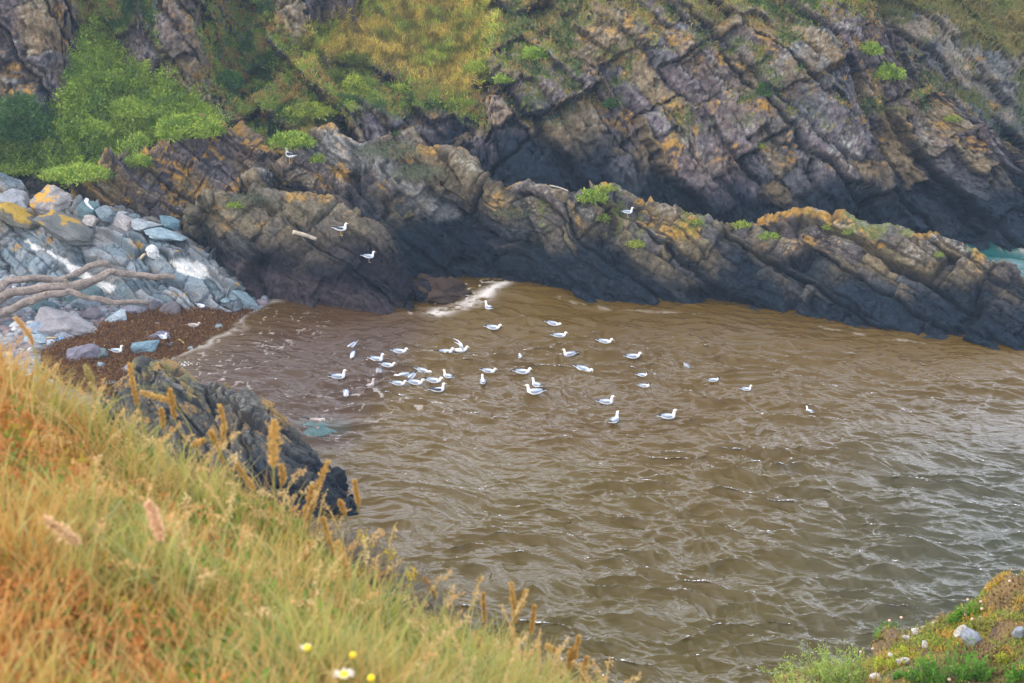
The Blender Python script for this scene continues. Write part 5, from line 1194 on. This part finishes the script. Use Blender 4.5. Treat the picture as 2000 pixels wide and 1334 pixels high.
def sprig(px, py, wpx, hpx, kind, label, feathery=False, name='leafy_plant'):
    p, _ = at(px, py, ('turf_spur',)); dep = proj(p)[2]; W_, H_ = wpx * dep / F, hpx * dep / F * 1.15
    rg = np.random.RandomState(int(px + py)); o = empty(name, p, 0, label, 'plant', 'green plants on the right hand spur')
    pal = dict(green=((.05, .16, .015), (.13, .30, .03)), light=((.20, .30, .05), (.36, .44, .10)), yel=((.30, .34, .03), (.42, .42, .04)))[kind]
    m = int(np.clip(W_ * 130, 16, 90)); Q, DI, VS, FS, cs = [], [], [], [], []
    for s_ in range(m):
        a = rg.rand() * 6.28; rr = W_ * .5 * rg.rand() ** .5; b0 = np.array([math.cos(a) * rr, math.sin(a) * rr * .7, -.03]); d = np.array([b0[0] * 1.3 / max(W_, .1), b0[1], 1.]) + rg.randn(3) * (.30 if feathery else .12); d /= np.linalg.norm(d)
        L = H_ * (.5 + .55 * rg.rand()) * (1 - .35 * (rr / (W_ * .5)) ** 2); nl = int(26 if feathery else 38); t = rg.rand(nl) ** .8
        if feathery: br = b0 + d * (L * t)[:, None] + np.c_[rg.randn(nl, 2) * .035 * (1.1 - t)[:, None], np.abs(rg.randn(nl)) * .02]
        else: br = b0 + d * (L * t)[:, None] + rg.randn(nl, 3) * .007
        Q.append(br); DI.append(np.tile(d, (nl, 1)) * (.8 if feathery else .35) + rg.randn(nl, 3) * .5); cs.append(lerp(pal[0], pal[1], np.clip(t * .8 + .3 * rg.rand(nl), 0, 1)))
        bs0 = len(VS); e = b0 + d * L
        for P0_, r in ((b0, .004), (e, .0015)):
            for q in range(3): VS.append(P0_ + np.array([math.cos(q * 2.09), math.sin(q * 2.09), 0]) * r)
        for q in range(3): FS.append((bs0 + q, bs0 + (q + 1) % 3, bs0 + 3 + (q + 1) % 3, bs0 + 3 + q))
    Q = np.vstack(Q); leaves('foliage', Q, np.vstack(DI), .042 if feathery else .030, .007 if feathery else .009, np.vstack(cs), rg, .6, parent=o, spread=.002)
    mesh_np('stem', VS, FS, M_stemg, o)
    if kind != 'light':
        tq = np.repeat(Q[rg.choice(len(Q), min(14, len(Q)))] + [0, 0, .02], 10, 0) + rg.randn(min(14, len(Q)) * 10, 3) * .006
        if rg.rand() < .7: leaves('yellow_tips', tq, rnd_unit(len(tq), rg), .010, .006, lerp((.55, .50, .03), (.70, .62, .06), rg.rand(len(tq))), rg, .5, parent=o, spread=.001)
M_stemg = mat_plain('green_stem', (.16, .24, .05), .8)
for a in [
 (1590,1350,110,95,'light','large feathery pale green plant at the left foot of the spur',True), (1650,1340,90,75,'light','feathery green plant behind the stones at the left of the spur',True),
 (1560,1370,80,70,'light','lowest feathery plant at the bottom edge of the picture',True), (1622,1330,40,85,'light','tall feathery shoot rising above the other pale plants',True),
 (1735,1255,30,48,'green','slim green plant at the water side edge of the spur'), (1895,1205,40,36,'green','bright green upright plant on the crest of the spur'), (1872,1212,26,20,'green','low green plant just left of the bright upright crest plant'),
 (1730,1305,34,36,'yel','yellow green clump at the left middle of the spur'), (1764,1285,30,24,'yel','small round yellow green cushion right of the left clump'),
 (1862,1325,90,85,'green','largest deep green plant in the middle of the spur'), (1808,1330,44,56,'green','deep green plant left of the largest one'), (1900,1330,50,60,'green','deep green plant right against the largest one'),
 (1935,1300,50,52,'green','bushy green plant at right above the dark hollow'), (1965,1295,26,30,'yel','yellow green plant beside the bushy right plant'), (1988,1330,40,42,'green','dark green plant in the lower right corner'),
 (1753,1322,16,14,'green','tiny green rosette at the bottom of the spur')]: sprig(*a)
for (x, y, w_, h_, tl, lab) in [
 (1828,1262,24,36,-15,'upright white split stone in the middle of the spur'), (1878,1252,22,34,10,'tall cream stone left of the grey spur boulder'), (1900,1262,36,40,5,'large grey boulder embedded in the spur'),
 (1741,1285,22,11,30,'white stone lying at the left of the spur'), (1755,1300,14,12,30,'lower white chip below the lying white stone'), (1766,1298,16,16,-10,'lilac grey stone beside the lower white chip'),
 (1804,1268,14,16,0,'rounded cream stone in the bare soil'), (1795,1268,8,14,10,'thin white stone touching the rounded cream stone'), (1782,1250,14,10,0,'cream pebble, right of a pair near the crest'), (1771,1252,12,10,0,'cream pebble, left of a pair near the crest'),
 (1785,1238,20,10,0,'broad pale stone above the pair of pebbles'), (1802,1228,12,9,0,'pale stone near the crest of the spur'), (1824,1218,12,8,0,'white pebble on the very crest of the spur'), (1845,1238,14,12,0,'blue grey stone just below the crest'),
 (1700,1298,18,14,20,'brown grey stone beside the feathery plants'), (1715,1328,26,12,25,'long bleached stone at the bottom of the spur'), (1975,1225,24,18,10,'pale rock under the orange lichen near the right edge'), (1990,1250,22,24,0,'blue grey rock at the right edge of the spur'),
 (1950,1238,30,18,12,'dark grey slab right of the grey spur boulder'), (1912,1212,10,12,0,'small white stone beside the crest plant')]:
    cc_ = (.50, .46, .40) if ('white' in lab or 'cream' in lab or 'pale' in lab or 'bleached' in lab) else ((.24, .25, .27) if 'dark' not in lab else (.13, .14, .15))
    boulder(x, y, w_, h_, cc_, lab, int(x), tl, surf=('turf_spur',), name='stone', cat='stone', sink=.02, sub=3)
# dried thrift heads on thin stems
M_thr = mat_plain('dry_thrift', (.62, .42, .30), .9, .2, 80)
THR = ['left one of two dried thrift heads against the water above the slim green plant', 'right one of two dried thrift heads against the water above the slim green plant', 'dried thrift head sticking up left of the bright crest plant', 'dried thrift head sticking up above the crest right of the bright crest plant',
 'dried thrift head at the right edge of the crest, left of the last one', 'last dried thrift head at the right edge of the crest', 'dried thrift head just left of the upright crest plant', 'dried thrift head in front of the upright crest plant', 'lowest dried thrift head in front of the upright crest plant',
 'dried thrift head beside the small white crest stone', 'dried thrift head right above the small white crest stone', 'dried thrift head above the feathery plants, the left of two', 'dried thrift head above the feathery plants, the right of two', 'dried thrift head poking from the feathery plants',
 'dried thrift head at the left side of the largest green plant', 'lowest dried thrift head in front of the largest green plant', 'upper dried thrift head in front of the largest green plant', 'dried thrift head at the right of the largest green plant']
for i, (x, y) in enumerate([(1740,1213),(1767,1207),(1886,1172),(1923,1150),(1969,1136),(1981,1140),(1870,1190),(1885,1202),(1896,1210),(1914,1190),(1917,1176),(1677,1274),(1701,1268),(1660,1320),(1826,1310),(1850,1328),(1856,1304),(1862,1308)]):
    q, _ = at(x, y + 12, ('turf_spur',)); top_ = D(x, y, q[1]) ; L = max(.03, top_[2] - q[2])
    o = empty('thrift_flower', q, 0, None, 'flower', 'dried pink thrift heads on the right hand spur'); o['label'] = THR[i]
    tube_obj('stem', [(0, 0, -.01), (.002, 0, L * .5), (0, 0, L)], [.002, .002, .0018], M_stemg, o, None, 0, 0, 5, 3)
    loft('flower_head', [(0, 0, L - .008, .004, .004), (0, .001, L, .014, .014), (0, .0015, L + .010, .013, .013), (0, .002, L + .016, .002, .002)], M_thr, o, 8, 2)
